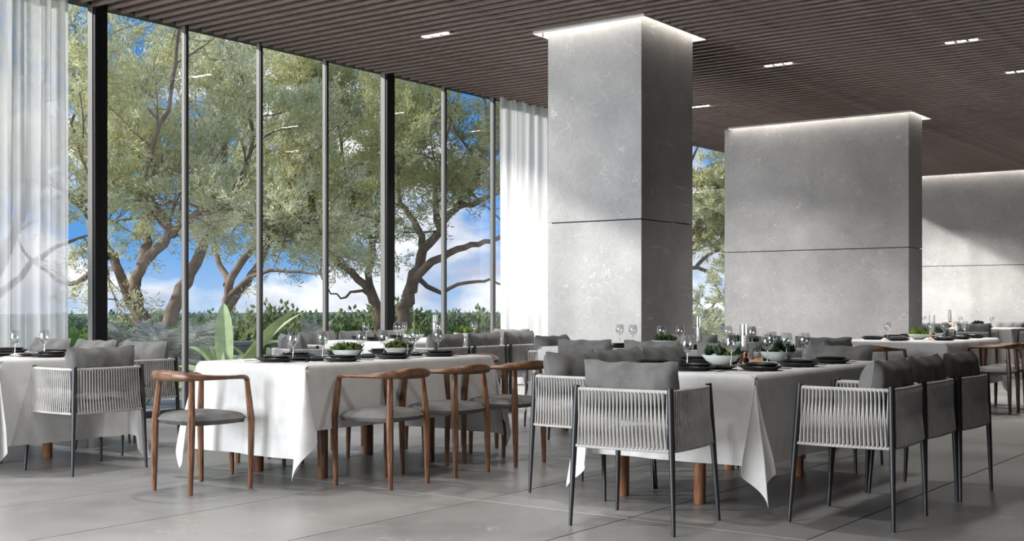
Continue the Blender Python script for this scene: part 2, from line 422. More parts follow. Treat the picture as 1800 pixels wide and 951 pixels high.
# coves round the columns: glowing trough above the slats
def cove(o, c, name):
    a, b_, c_, d_ = o
    m = MB(); t = .012
    m.box(a-t, a, c_-t, d_+t, H-.0, 4.14).box(b_, b_+t, c_-t, d_+t, H, 4.14).box(a, b_, c_-t, c_, H, 4.14).box(a, b_, d_, d_+t, H, 4.14)
    obj('cove_rim', m, M['cove_white'], ceil, smooth=False)
    m = MB(); z0, z1 = 4.118, 4.138
    ca, cb, cc, cd = c
    if a < ca: m.box(a+.002, ca-.002, c_+.002, d_-.002, z0, z1)
    m.box(cb+.002, b_-.002, c_+.002, d_-.002, z0, z1).box(max(a, ca), cb, c_+.002, cc-.002, z0, z1).box(max(a, ca), cb, cd+.002, d_-.002, z0, z1)
    e = obj('cove_light', m, M['cove'], ceil, smooth=False); e['label'] = 'glowing cove light strip round stone column'
cove(CO1, C1, 'a'); cove(CO2, C2, 'b')
m = MB().box(CO3[0], CO3[1], CO3[2]+.002, CO3[3]-.002, 4.118, 4.138); e = obj('cove_light', m, M['cove'], ceil, smooth=False)
m = MB().box(CO3[0], CO3[1], CO3[2]-.012, CO3[2], H, 4.14); obj('cove_rim', m, M['cove_white'], ceil, smooth=False)

# stone columns and end wall: recessed core with big slabs on it
def stone_block(name, c, label, cat, structure=False, faces='LRFB', g=.012):
    a, b_, c_, d_ = c
    core = MB().box(a+.03, b_-.03, c_+.03, d_-.03, 0, 4.14)
    if structure: root = struct(obj(name, core, M['grout'], smooth=False), label)
    else:
        root = empty(name, ((a+b_)/2, (c_+d_)/2, 0)); tag(root, label, cat)
        co = obj('core', core, M['grout'], root, smooth=False); co.location = (-(a+b_)/2, -(c_+d_)/2, 0)
    off = (0, 0, 0) if structure else (-(a+b_)/2, -(c_+d_)/2, 0)
    for (z0, z1) in ((.0, 2.0-g/2), (2.0+g/2, 4.139)):
        p = obj('stone_panel', MB().bbox(a, b_, c_, d_, z0, z1, .002), M['stone'], root, smooth=False); p.location = off
stone_block('stone_column', C1, 'tall square grey marble column nearest the camera', 'column')
stone_block('stone_column', C2, 'wide grey marble wall pier between column and far wall', 'column')
# end wall slabs
wf = struct(obj('wall_far', MB().box(-8.9, XR, YF+.03, YF+.3, 0, 4.14), M['grout'], smooth=False), 'far wall clad in large pale grey marble slabs')
x = -8.9
while x < XR:
    x2 = min(x+4.2, XR)
    for (z0, z1) in ((0, 1.994), (2.006, 4.139)):
        obj('stone_panel', MB().bbox(x+.003, x2-.003, YF, YF+.04, z0, z1, .002), M['stone'], wf, smooth=False)
    x = x2
struct(obj('wall_right', MB().box(XR, XR+.2, YB-.2, YF+.3, -.12, 4.34), M['plaster'], smooth=False), 'plain dark plaster wall of the dining room')  # unseen wall, kept dark to cut bounce onto faces turned toward +X
# back wall behind the camera: unseen, its open bay shaped to let the fill light in
wb = MB()
wb.box(XW-.3, XR, YB-.2, YB, 3.7, 4.34)
for px in (-10.3, -7.5): wb.box(px, px+.12, YB-.2, YB, -.12, 3.7)
wb.box(-4.7, XR, YB-.2, YB, -.12, 3.7)
struct(obj('wall_back', wb, M['plaster'], smooth=False), 'back wall behind the camera, opening shaped for fill light')

# ------------------------------------------------------------------ window wall
def wy(ratio): return -XW*ratio
posts = [(.6798+.004, 'main'), (1.0973+.004, 'main')]
mull = [.7925, .893, .9936, 1.2093, 1.3150]
ys_m = [wy(r) for r in mull]
pitch_w = 1.04
ww = empty('window_1', (XW, 0, 0)); struct(ww, 'floor to ceiling glass wall with black posts and slim pale mullions')
def local(o): o.location = (-XW, 0, 0); return o
def main_post(yc):
    local(obj('post', MB().bbox(XW-.06, XW+.05, yc-.065, yc+.075, 0, 4.13, .004), M['black_metal'], ww, smooth=False))
    local(obj('post_lit_side', MB().bbox(XW-.06, XW+.012, yc-.072, yc-.0655, 0, 4.13, .001), M['alu'], ww, smooth=False))  # sunlit side of the post, put in as a paler sheet
def mullion(yc):
    p = local(obj('mullion', MB().bbox(XW-.055, XW-.005, yc-.022, yc+.022, 0, 4.13, .003), M['alu'], ww, smooth=False))
    q = local(obj('mullion_shade_side', MB().bbox(XW-.005, XW+.012, yc-.017, yc+.019, 0, 4.13, .002), M['grey_metal'], ww, smooth=False))  # unlit room side of the mullion, put in as a darker strip
main_y = [wy(.6880), wy(1.0985)]
main_y = [main_y[0]-5*pitch_w*1.0*k for k in (2, 1)] + main_y + [15.0, 18.95, 23.2]
all_m = list(ys_m)
yy = main_y[2]-pitch_w
k = 0
while yy > YB+.3:
    if min(abs(yy-a) for a in main_y) > .3: all_m.append(yy)
    yy -= pitch_w
yy = ys_m[-1]+pitch_w
while yy < YF-.3:
    if min(abs(yy-a) for a in main_y) > .3: all_m.append(yy)
    yy += pitch_w
for a in main_y: main_post(a)
all_m = [a for a in all_m if not 19.05 < a < 20.55]
for a in all_m: mullion(a)
edges = sorted(main_y+all_m+[YB, YF+.2])
for a, b_ in zip(edges, edges[1:]):
    local(obj('glass_pane', MB().box(XW-.034, XW-.030, a+.02, b_-.02, .06, 4.12), M['pane'], ww, smooth=False))
local(obj('sill_rail', MB().bbox(XW-.10, XW+.01, YB, YF+.2, 0, .06, .003), M['grey_metal'], ww, smooth=False))

local(obj('head_beam', MB().bbox(XW-.16, XW+.015, YB, YF+.2, 4.03, 4.139, .003), M['black_metal'], ww, smooth=False))
def curtain(ya, yb, mat, label, x=XW+.13, amp=.035, per=.17, seed=0):
    n = int((yb-ya)/.012); rs = random.Random(seed); vs = []; fs = []
    nz = 14; ph = 0; off = []
    for i in range(n+1):
        ph += (yb-ya)/n/per*2*math.pi*(1+.35*math.sin(i*.021+seed)+.2*math.sin(i*.057))
        off.append(ph)
    for j in range(nz+1):
        z = .015+(4.12-.015)*j/nz; t = 1-j/nz
        for i in range(n+1):
            yq = ya+(yb-ya)*i/n
            vs.append((x+amp*(.75+.5*t)*math.sin(off[i]+.25*t*math.sin(i*.03))+.01*math.sin(off[i]*2.3+t), yq+.012*math.sin(off[i]*.5+t*2), z))
    fs = [(j*(n+1)+i, j*(n+1)+i+1, (j+1)*(n+1)+i+1, (j+1)*(n+1)+i) for j in range(nz) for i in range(n)]
    root = empty('sheer_curtain', (x, (ya+yb)/2, 0)); tag(root, label, 'curtain')
    c = obj('cloth', MB().add(vs, fs), mat, root, ang=180); c.location = (-x, -(ya+yb)/2, 0)
    t = obj('curtain_track', MB().bbox(x-.015, x+.015, ya, yb, 4.118, 4.138, .002), M['alu'], root, smooth=False); t.location = (-x, -(ya+yb)/2, 0)
curtain(3.1, 6.52, M['sheer'], 'gathered sheer white curtain at far left of the window wall', seed=1)
curtain(13.22, 17.4, M['sheer2'], 'denser white curtain hanging behind the tall marble column', seed=5, per=.24)

# ------------------------------------------------------------------ downlights and added fill lamps
def make_downlight():
    root = empty('triple_downlight')
    h = MB().bbox(-.205, .205, -.055, .055, .014, .09, .004)
    obj('housing', h, M['black_metal'], root, smooth=False)
    for k in (-1, 0, 1):
        obj('lens', MB().bbox(k*.125-.042, k*.125+.042, -.034, .034, .004, .016, .004), M['lens'], root, smooth=False)
    return root
dl = Proto(make_downlight())
def near_gap(y):   # middle of the gap between two slats
    k = round((y-2.9-sw-(pitch-sw)/2)/pitch); return 2.9+sw+(pitch-sw)/2+k*pitch
spots = [(-8.22, 9.74, 'left over the window tables'), (-5.93, 13.45, 'middle between both marble columns'), (-3.80, 13.42, 'upper right, large and bright'),
         (-3.70, 15.57, 'at right edge of the ceiling'), (-8.12, 15.49, 'half hidden behind the tall marble column')]
for (x, y, w) in spots:
    dl.put((x, near_gap(y), H), 0, 'triple white downlight recessed in slats, '+w, 'ceiling light', 'triple downlights')
lamps = [(x, y) for x, y, _ in spots]+[(-6.6, 5.6), (-6.6, 2), (-8.9, 5), (-8.9, 1.6), (-1.5, 3.4), (-8.2, 13.4), (-7.6, 20.5), (-7.3, 22.5), (-8.2, 24.5), (-3.4, 3.2), (-3.3, 6.6), (-5.4, 1.2)]  # entries after spots are fill lamps added out of view
PW = {0: 2.4, 1: 1.5, 2: 2.3, 3: 3.2, 4: 5.0, 5: 2.0, 6: 1.2, 7: 2.5, 8: 1.5, 9: 1.8, 10: 10.0, 11: 9.0, 12: 12.0, 13: 12.0, 14: 1.5, 15: 1.5, 16: .8}
for i, (x, y) in enumerate(lamps):
    d = bpy.data.lights.new('downlight_and_fill_beam', 'AREA'); d.shape = 'RECTANGLE'; d.size = .35; d.size_y = .09; d.energy = LAMP_POWER*PW[i]; d.spread = R(130)
    d.color = (1, .96, .91)
    o = bpy.data.objects.new('downlight_and_fill_beam', d); C.objects.link(o); o.location = (x, near_gap(y), H-.012)
    if i >= len(spots):
        dl.put((x, near_gap(y), H), 0, 'added unseen fill downlight in slats '+('above the front tables' if y < 8 else 'toward the far wall')+', '+str(('outermost', 'inner', 'nearest glass', 'rearmost', 'rightmost', 'behind the tall column', 'behind the pier', 'deeper behind the pier', 'deepest, near the far wall', 'between the front tables', 'over front right table', 'rear middle')[i-len(spots)]), 'ceiling light', 'triple downlights')

# ------------------------------------------------------------------ rope armchair
def bow(u): return 1-(2*u-1)**2
BT = [(-.262, -.25), (.262, -.25), (.262, .225), (-.262, .225)]      # post tops  (bl, br, fr, fl)
BB = [(-.29, -.27), (.29, -.27), (.30, .27), (-.30, .27)]          # feet
def post_at(i, z): t = z/.72; return Vector((BB[i][0]+(BT[i][0]-BB[i][0])*t, BB[i][1]+(BT[i][1]-BB[i][1])*t, z))
def rope_panel(i, j, out, nstr):
    m = MB(); A = lambda u, z: post_at(i, z).lerp(post_at(j, z), u)+out*(.018*bow(u))
    zt, zb = .700, .418
    ust = np.linspace(.035, .965, nstr); du = ust[1]-ust[0]
    for k, u in enumerate(ust):
        for s_ in (-1, 1):
            u2 = u+s_*du*.5
            if u2 < .02 or u2 > .98: continue
            o1 = out*(.008*s_)
            pts = [A(u, zt)+o1*1.2, A((u+u2)/2, (zt+zb)/2)+o1*.25, A(u2, zb)+o1*1.2]
            m.tube(pts, .0045, 5, cap=False)
    return m
def rope_rail(i, j, out, z, r=.011):
    m = MB(); n = 42
    pts = []; rad = []
    for k in range(n+1):
        u = .02+.96*k/n; p = post_at(i, z).lerp(post_at(j, z), u)+out*(.018*bow(u)); pts.append(p); rad.append(r*(1.0 if k % 2 else .86))
    return m.tube(pts, rad, 8)
def pillow_mesh(w, h, t, name, mat, seed=0):
    nu, nv = 30, 14; vs = []; fs = []
    for side in (1, -1):
        for j in range(nv+1):
            for i in range(nu+1):
                u = -1+2*i/nu; v = -1+2*j/nv
                e = (max(0, 1-abs(u)**4)*max(0, 1-abs(v)**2.6))**.5
                wr = .020*mnoise.noise(Vector((u*2.2+seed*5, v*1.3+side*3, seed)))+.016*mnoise.noise(Vector((u*6+seed, v*2.2, side*2+seed)))*(.3+abs(u))
                x = u*w/2*(1-.035*(1-v*v)*(abs(u)**3)); z = v*h/2*(1-.05*(abs(u)**9))+.014*(u*u)*v+.008*mnoise.noise(Vector((u*3, 9, seed)))*(v > 0)*v
                vs.append((x, side*(t/2*e+wr*e), z+.004*math.sin(u*7+seed)*v))
    o = (nu+1)*(nv+1)
    for j in range(nv):
        for i in range(nu):
            a = j*(nu+1)+i; q = (a, a+1, a+nu+2, a+nu+1); fs.append(q); fs.append(tuple(x+o for x in q[::-1]))
    me = MB().add(vs, fs).mesh(name, mat, True, 180); return me
def make_rope_chair():
    root = empty('rope_armchair')
    for i in range(4):
        a, b_ = post_at(i, 0.0), post_at(i, .722)
        o = obj('leg', MB().tube([a, a.lerp(b_, .35), a.lerp(b_, .6), b_], [.0095, .0140, .0165, .0165], 10), M['grey_metal'], root)
    f = MB()
    ins = [post_at(i, .432)*1.0 for i in range(4)]
    for q in ins: q.x *= .95; q.y *= .95
    for (i, j) in ((0, 1), (1, 2), (2, 3), (3, 0)): f.tube([ins[i], ins[j]], .010, 6)
    for i in range(4): f.tube([ins[i], post_at(i, .432)], .008, 6)
    obj('seat_frame', f, M['grey_metal'], root)
    pan = [(0, 1, Vector((0, -1, 0)), 25), (1, 2, Vector((1, 0, 0)), 23), (3, 0, Vector((-1, 0, 0)), 23)]
    for (i, j, out, n) in pan:
        r = MB(); obj('rope_rail', rope_rail(i, j, out, .703), M['rope'], root)
        obj('rope_rail', rope_rail(i, j, out, .413, .009), M['rope'], root)
        w = obj('rope_weave', rope_panel(i, j, out, n), M['rope'], root); w['kind'] = 'stuff'
    # seat cushion
    me = pillow_mesh(.53, .50, .085, 'seat_cushion', M['seat'], 2)
    s = link('seat_cushion', me, root, (0, .01, .452)); s.rotation_euler = (R(90), 0, 0)
    me = pillow_mesh(.535, .31, .185, 'back_pillow', M['pillow'], 1)
    p = link('back_pillow', me, root, (0, -.142, .688)); p.rotation_euler = (R(9), 0, 0)
    return root
rope = Proto(make_rope_chair())
# ------------------------------------------------------------------ walnut armchair
def make_wood_chair():
    root = empty('walnut_armchair')
    FB, FT = (.232, .205), (.216, .192); KB, KT = (.172, -.205), (.150, -.178)
    for sx in (-1, 1):
        a = Vector((sx*FB[0], FB[1], 0)); kn = Vector((sx*.243, .205, .42)); t = Vector((sx*FT[0], FT[1], .672))
        obj('leg', MB().tube([a, a.lerp(kn, .5), kn, kn.lerp(t, .5), t], [.0145, .0195, .0225, .0205, .017], 8), M['walnut'], root, ang=30)
        a = Vector((sx*KB[0], KB[1], 0)); kn = Vector((sx*.172, -.197, .42)); t = Vector((sx*KT[0], KT[1], .69))
        obj('leg', MB().tube([a, a.lerp(kn, .5), kn, kn.lerp(t, .5), t], [.0150, .021, .0245, .021, .018], 8), M['walnut'], root, ang=30)
    # bent rail: arm tip - side - crest - side - arm tip
    pts = []; rad = []; fl_ = []
    ctrl = [(.216, .195, .655), (.220, .186, .678), (.226, .155, .690), (.235, .08, .692), (.240, -.03, .695), (.226, -.13, .699), (.175, -.205, .704), (.09, -.243, .708), (0, -.252, .709)]
    thick = [(1, 1), (1, 1.05), (.85, 1.25), (.75, 1.35), (.8, 1.35), (1.05, 1.2), (1.5, 1.05), (1.9, .95), (2.05, .9)]
    full = [(-x, y, z) for x, y, z in ctrl[:-1]]+ctrl[::-1]; th = thick[:-1]+thick[::-1]
    # Catmull-Rom
    def cr(P, t):
        i = min(int(t), len(P)-2); f_ = t-i
        p0, p1, p2, p3 = (Vector(P[max(i-1, 0)]), Vector(P[i]), Vector(P[i+1]), Vector(P[min(i+2, len(P)-1)]))
        return .5*((2*p1)+(p2-p0)*f_+(2*p0-5*p1+4*p2-p3)*f_**2+(3*p1-p0-3*p2+p3)*f_**3)
    K = 56
    for k in range(K+1):
        t = k/K*(len(full)-1); pts.append(cr(full, t)); q = cr([(a, b_, 0) for a, b_ in th], t); fl_.append((q.x, q.y)); rad.append(.0165)
    # build with fixed vertical frame so that the section keeps upright
    vs = []; n = 10
    for k, p in enumerate(pts):
        t = (pts[min(k+1, K)]-pts[max(k-1, 0)]).normalized()
        up = Vector((0, 0, 1))
        if abs(t.z) > .75: up = Vector((0, 1, 0))
        a = (Vector((0, 0, 1))*(1-abs(t.z)) + Vector((0, 1, 0))*abs(t.z)*(1)).normalized(); a = (a-t*a.dot(t)).normalized(); b_ = t.cross(a)
        for j in range(n):
            h = 2*math.pi*j/n; vs.append(p+a*(rad[k]*fl_[k][0]*math.cos(h))+b_*(rad[k]*fl_[k][1]*math.sin(h)))
    fs = [(i*n+j, i*n+(j+1) % n, (i+1)*n+(j+1) % n, (i+1)*n+j) for i in range(K) for j in range(n)]+[tuple(range(n))[::-1], tuple(range(K*n, (K+1)*n))]
    obj('back_rail', MB().add(vs, fs), M['walnut_rail'], root, ang=180)
    # seat cushion: rounded trapezoid
    vs = []; nu, nv = 20, 16
    def outline(u, v):
        a = math.atan2(v, u); r = max(abs(u), abs(v)); k = 1/(abs(math.cos(a))**5+abs(math.sin(a))**5)**(1/5)
        X, Y = r*k*math.cos(a), r*k*math.sin(a)
        return X*(.238 if Y > 0 else .238+.055*Y)*1.0, Y*.222
    for side in (1, -1):
        for j in range(nv+1):
            for i in range(nu+1):
                u, v = -1+2*i/nu, -1+2*j/nv; X, Y = outline(u, v); r = max(abs(u), abs(v)); e = (1-r**6)**.5 if r < 1 else 0
                vs.append((X, Y+.005, .438+side*((.034 if side > 0 else .036)*e)+(.014*(1-r*r) if side > 0 else 0)))
    o = (nu+1)*(nv+1); fs = []
    for j in range(nv):
        for i in range(nu):
            a = j*(nu+1)+i; q = (a, a+1, a+nu+2, a+nu+1); fs.append(q); fs.append(tuple(x+o for x in q[::-1]))
    obj('seat_cushion', MB().add(vs, fs), M['seat'], root, ang=180)
    f = MB()
    for (x0, y0_, x1, y1_) in ((-.235, .19, .235, .19), (.235, .19, .17, -.19), (.17, -.19, -.17, -.19), (-.17, -.19, -.235, .19)):
        f.tube([(x0*.88, y0_*.9, .420), (x1*.88, y1_*.9, .420)], .010, 6)
    obj('seat_frame', f, M['walnut'], root)
    return root
wood = Proto(make_wood_chair())

# ------------------------------------------------------------------ tables
def cloth_mesh(w, l, dx, dy, seed, top=.762, fk=1.0):
    """w along x, l along y; dx = drop on the +-x sides, dy = drop on the +-y ends"""
    hx, hy = w/2, l/2; rs = random.Random(seed); r0 = .030; m = MB()
    # top sheet
    nx, ny = 12, 20
    vs = [(-hx+r0+(w-2*r0)*i/nx, -hy+r0+(l-2*r0)*j/ny, top) for j in range(ny+1) for i in range(nx+1)]
    fs = [(j*(nx+1)+i, j*(nx+1)+i+1, (j+1)*(nx+1)+i+1, (j+1)*(nx+1)+i) for j in range(ny) for i in range(nx)]
    m.add(vs, fs)
    sides = [((-hx, -hy), (hx, -hy), Vector((0, -1, 0)), dy), ((hx, -hy), (hx, hy), Vector((1, 0, 0)), dx),
             ((hx, hy), (-hx, hy), Vector((0, 1, 0)), dy), ((-hx, hy), (-hx, -hy), Vector((-1, 0, 0)), dx)]
    loop = []     # (base point on the outline, outward dir function, rho max, lateral)
    flare = .055
    def prof(base, n, rho, extra=Vector((0, 0, 0))):
        if rho <= 0: return base
    cols_ = []
    for k, (a, b_, n, d) in enumerate(sides):
        A, B = Vector((*a, 0)), Vector((*b_, 0)); K = 44; ph = rs.uniform(0, 6)
        t_ = (B-A).normalized()
        for i in range(K+1):
            u = i/K; env = math.sin(math.pi*u)**.7 if 0 < u < 1 else 0
            wave = env*(math.sin(u*(B-A).length*9+ph)*.011+math.sin(u*(B-A).length*21+ph*2)*.004)
            cols_.append((A+(B-A)*u, n, d, wave, Vector((0, 0, 0)), 0))
        nn = sides[(k+1) % 4][2]; d2 = sides[(k+1) % 4][3]; diag = (n+nn).normalized(); tg = (nn-n).normalized()
        W = 34; sw_ = rs.choice((-1, 1))*rs.uniform(.7, 1.1)
        for i in range(1, W):
            ph_ = math.pi/2*i/W; rho = min(d/max(math.cos(ph_), 1e-6), d2/max(math.sin(ph_), 1e-6)); u = i/W
            nd = (n*math.cos(ph_)+nn*math.sin(ph_)).normalized()
            fin = diag*(.10*math.sin(math.pi*u)+.10*math.sin(3*math.pi*u)**2*math.sin(math.pi*u))+tg*(.24*fk*sw_*math.sin(2*math.pi*u)+.09*math.sin(4*math.pi*u+.5*sw_)*math.sin(math.pi*u))
            cols_.append((B.copy(), nd, rho, 0, fin, 1))
    NR = 16; vs = []
    for (p, n, d, wave, fin, c_) in cols_:
        for j in range(NR+1):
            if j < 4:
                a = math.pi/2*j/3; q = p - n*r0*(1-math.sin(a)); z = top-r0*(1-math.cos(a))
                vs.append((q.x, q.y, z))
            else:
                rho = r0+(d-r0)*((j-3)/(NR-3)); s_ = rho/d if d else 0
                q = p+n*(flare*rho+wave*s_**1.1*1.6)+fin*(min(rho, .45)+.35*max(0, rho-.45))*(s_**.25)
                vs.append((q.x, q.y, max(top-rho*.985, .012)))
    K = len(cols_); fs = []
    for i in range(K):
        i2 = (i+1) % K
        for j in range(NR): fs.append((i*(NR+1)+j, i*(NR+1)+j+1, i2*(NR+1)+j+1, i2*(NR+1)+j))
    m.add(vs, fs); me = m.mesh('cloth', M['linen'], True, 180)
    import bmesh
    bm = bmesh.new(); bm.from_mesh(me); bmesh.ops.remove_doubles(bm, verts=bm.verts, dist=.0004); bmesh.ops.recalc_face_normals(bm, faces=bm.faces); bm.to_mesh(me); bm.free()
    me.polygons.foreach_set('use_smooth', [True]*len(me.polygons))
    return me
TABLES = {}
def table(key, name, x0, x1, y0_, y1_, dx, dy, legs=None, seed=0, cat='table', dark=False):
    cx, cy = (x0+x1)/2, (y0_+y1_)/2; w, l = x1-x0, y1_-y0_
    root = empty('dining_table', (cx, cy, 0)); tag(root, 'wooden table with round legs under white cloth, '+name, 'table', 'dining tables')
    obj('tabletop', MB().bbox(-w/2+.03, w/2-.03, -l/2+.03, l/2-.03, .715, .750, .006), M['leg_wood'], root, smooth=False)
    if legs is None: lx, ly = (w/2-.12, l/2-.26) if key != 'T0' else (w/2-.55, .2); legs = [(-lx, -ly), (lx, -ly), (lx, ly), (-lx, ly)]
    else: legs = [(a-cx, b_-cy) for a, b_ in legs]
    for (a, b_) in legs:
        obj('leg', MB().lathe([(0, 0), (.030, 0), (.034, .006), (.037, .4), (.038, .715), (0, .715)], 20, (a, b_, 0)), M['walnut'] if dark else M['leg_wood'], root)
    c = link('tablecloth', cloth_mesh(w, l, dx, dy, seed, fk=.35 if key == 'T1' else 1.0), None, (cx, cy, 0)); tag(c, 'white linen tablecloth with draped corners, '+name, 'tablecloth', 'white tablecloths')
    TABLES[key] = (cx, cy, w, l, name)
table('T2', 'front table right of centre', -3.74, -2.72, 5.85, 7.85, .49, .49, [(-3.69, 6.12), (-3.19, 6.13), (-3.18, 7.51), (-3.69, 7.53)], 11)
table('T1', 'front table with walnut chairs', -6.40, -5.37, 5.15, 7.05, .41, .585, [(-6.25, 5.56), (-5.645, 5.57), (-5.645, 6.65), (-6.25, 6.65)], 4, dark=True)  # dark: shade on these legs put into a darker wood
table('T0', 'cut off by left frame edge', -9.55, -7.50, 4.40, 5.42, .585, .585, None, 8)
table('T3', 'back table beside the windows', -9.10, -8.0, 9.0, 11.0, .45, .45, None, 21)
table('T4', 'back table before the tall column', -6.2, -4.0, 8.8, 9.9, .45, .45, None, 33)
table('T5', 'bright table before the far pier', -4.75, -3.63, 12.3, 14.3, .5, .5, None, 41)
table('T6', 'farthest table at right edge', -7.1, -4.9, 20.0, 21.1, .5, .5, None, 55)

GRC = 'grey rope armchairs round the tables'; GWC = 'walnut armchairs round the tables'
def rc(x, y, rz, label): rope.put((x, y, 0), R(rz), label, 'chair', GRC)
def wc(x, y, rz, label): wood.put((x, y, 0), R(rz), label, 'chair', GWC)
# facing: local +Y looks at the table; rz 0 faces +Y, 90 faces -X, -90 faces +X, 180 faces -Y
RL = 'grey rope armchair '
rc(-3.14, 5.42, 4, RL+'large in front, back to us, at near end of front right table')
rc(-2.29, 6.21, 92, RL+'nearest on right side of front right table, dark cushion')
rc(-2.30, 6.79, 90, RL+'middle of the three on right side of front right table')
rc(-2.27, 7.37, 88, RL+'farthest of the three on right side of front right table')
rc(-3.94, 6.18, -90, RL+'nearest on left side of front right table, beside walnut chair')
rc(-3.95, 6.76, -90, RL+'second on left side of front right table, pillow top showing')
rc(-3.95, 7.34, -90, RL+'third on left side of front right table, pillow top showing')
rc(-3.22, 8.13, 180, RL+'at far end of front right table facing us')
rc(-7.28, 4.92, 90, RL+'dark cushion, at right end of the left edge table')
rc(-8.02, 5.79, 180, RL+'by the window, nearest the black post behind left table')
rc(-8.68, 5.80, 180, RL+'by the window, second along left table')
rc(-9.32, 5.80, 180, RL+'by the curtain, leftmost behind left table')
WL = 'walnut armchair with grey seat '
wc(-5.935, 4.80, 0, WL+'standing alone at near end of front table')
wc(-5.15, 5.63, 90, WL+'nearest on right side of front table')
wc(-5.15, 6.26, 90, WL+'middle on right side of front table')
wc(-5.14, 6.91, 90, WL+'farthest on right side, beside the rope armchair')
wc(-6.48, 5.58, -90, WL+'nearest on window side of front table, mostly hidden')
wc(-6.48, 6.22, -90, WL+'middle on window side of front table, mostly hidden')
wc(-6.48, 6.87, -90, WL+'farthest on window side of front table, mostly hidden')
wc(-5.90, 7.36, 180, WL+'at far end of front table, only legs showing')
rc(-8.62, 8.28, -22, RL+'at near end of back window table behind wine glasses')
for i, (y, w) in enumerate(((9.28, 'nearest'), (9.90, 'middle'), (10.52, 'farthest'))):
    rc(-7.83, y, 90, RL+w+' on room side of back window table, dark back')
    rc(-9.33, y, -90, RL+w+' on glass side of back window table')
rc(-8.55, 11.42, 180, RL+'at far end of back window table before the curtain')
rc(-6.27, 9.36, -90, RL+'at left end of table before the tall column, dark pillow')
for i, (x, w) in enumerate(((-5.44, 'left'), (-4.79, 'middle'), (-4.13, 'right'))):
    rc(x, 8.56, 0, RL+w+' of three with backs to us before tall column table, pale pillow')
    rc(x, 10.14, 180, RL+w+' of three on far side of table before tall column')
rc(-3.80, 9.36, 90, RL+'at right end of table before the tall column, grey pillow')
wc(-4.17, 11.80, 0, WL+'at near end of bright table, back rail showing')
wc(-3.42, 13.24, 90, WL+'nearest on right side of bright far table')
wc(-3.42, 13.88, 90, WL+'second on right side of bright far table')
wc(-4.96, 12.75, -90, WL+'nearest on left side of bright far table, orange lit rail')
wc(-4.96, 13.40, -90, WL+'second on left side of bright far table, orange lit rail')
for i, (x, w) in enumerate(((-6.6, 'leftmost'), (-6.0, 'middle'), (-5.35, 'rightmost'))):
    rc(x, 19.7, 0, RL+w+' dark back at farthest table')
rc(-5.3, 21.4, 180, RL+'on far side of farthest table at right edge')
rc(-4.62, 20.5, 90, RL+'at right end of farthest table')

# ------------------------------------------------------------------ tableware prototypes
def make_charger(r=.145, h=.016):
    root = empty('charger_plate')
    obj('plate_body', MB().lathe([(0, .001), (r*.62, .001), (r*.72, .004), (r*.97, h*.85), (r, h), (r*.985, h+.0015), (r*.70, .0075), (0, .006)], 36), M['plate'], root)
    return root
def single(name, mb, mat, ang=40): return obj(name, mb, mat, ang=ang)
R_CH = .128
charger = Proto(single('charger_plate', MB().lathe([(0, .0), (R_CH*.62, .0), (R_CH*.72, .003), (R_CH*.97, .021), (R_CH, .024), (R_CH*.985, .0255), (R_CH*.72, .009), (0, .008)], 36), M['plate']))
dinner = Proto(single('dinner_plate', MB().lathe([(0, .0), (.056, .0), (.066, .004), (.094, .024), (.097, .027), (.0945, .0285), (.064, .0085), (0, .0055)], 36), M['plate']))
side_b = Proto(single('side_plate', MB().lathe([(0, .0), (.045, .0), (.055, .003), (.083, .014), (.085, .016), (.082, .016), (.055, .0065), (0, .0055)], 28), M['plate']))
def make_glass():
    root = empty('wine_glass')
    m = MB().lathe([(0, 0), (.036, 0), (.036, .0015), (.014, .004), (.0045, .009), (.0036, .02), (.0034, .075), (.0048, .086), (.0001, .089)], 20)
    obj('stem', m, M['stem'], root)
    pr = [(.0, .086), (.014, .090), (.028, .101), (.038, .120), (.0405, .137), (.039, .155), (.034, .176), (.0315, .188), (.0305, .188), (.0330, .176), (.0378, .155), (.0392, .137), (.0367, .121), (.027, .103), (.013, .0925), (0, .0885)]
    obj('glass_bowl', MB().lathe(pr, 24), M['wine'], root)
    return root
glass = Proto(make_glass())
def make_cutlery(kind):
    m = MB()
    m.tube([(0, -.10, .003), (0, 0, .0035), (0, .045, .004)], [.0042, .003, .0026], 6, flat=[(.45, 1)]*3)
    if kind == 'spoon':
        vs = []; fs = []; n = 12
        for rr, zz in ((1, .006), (.6, .002), (0.05, .001)):
            for j in range(n): a = 2*math.pi*j/n; vs.append((.017*rr*math.cos(a), .068+.026*rr*math.sin(a), zz))
        for i in range(2):
            for j in range(n): fs.append((i*n+j, i*n+(j+1) % n, (i+1)*n+(j+1) % n, (i+1)*n+j))
        m.add(vs, fs)
    elif kind == 'knife':
        m.box(-.007, .006, .045, .125, .0025, .0045)
    else:
        m.box(-.009, .009, .045, .062, .003, .0045)
        for k in range(4): m.box(-.009+k*.0052, -.0066+k*.0052, .062, .098, .003, .0045)
    return m
spoon = Proto(single('spoon', make_cutlery('spoon'), M['cutlery'])); fork = Proto(single('fork', make_cutlery('fork'), M['cutlery'])); knife = Proto(single('knife', make_cutlery('knife'), M['cutlery']))

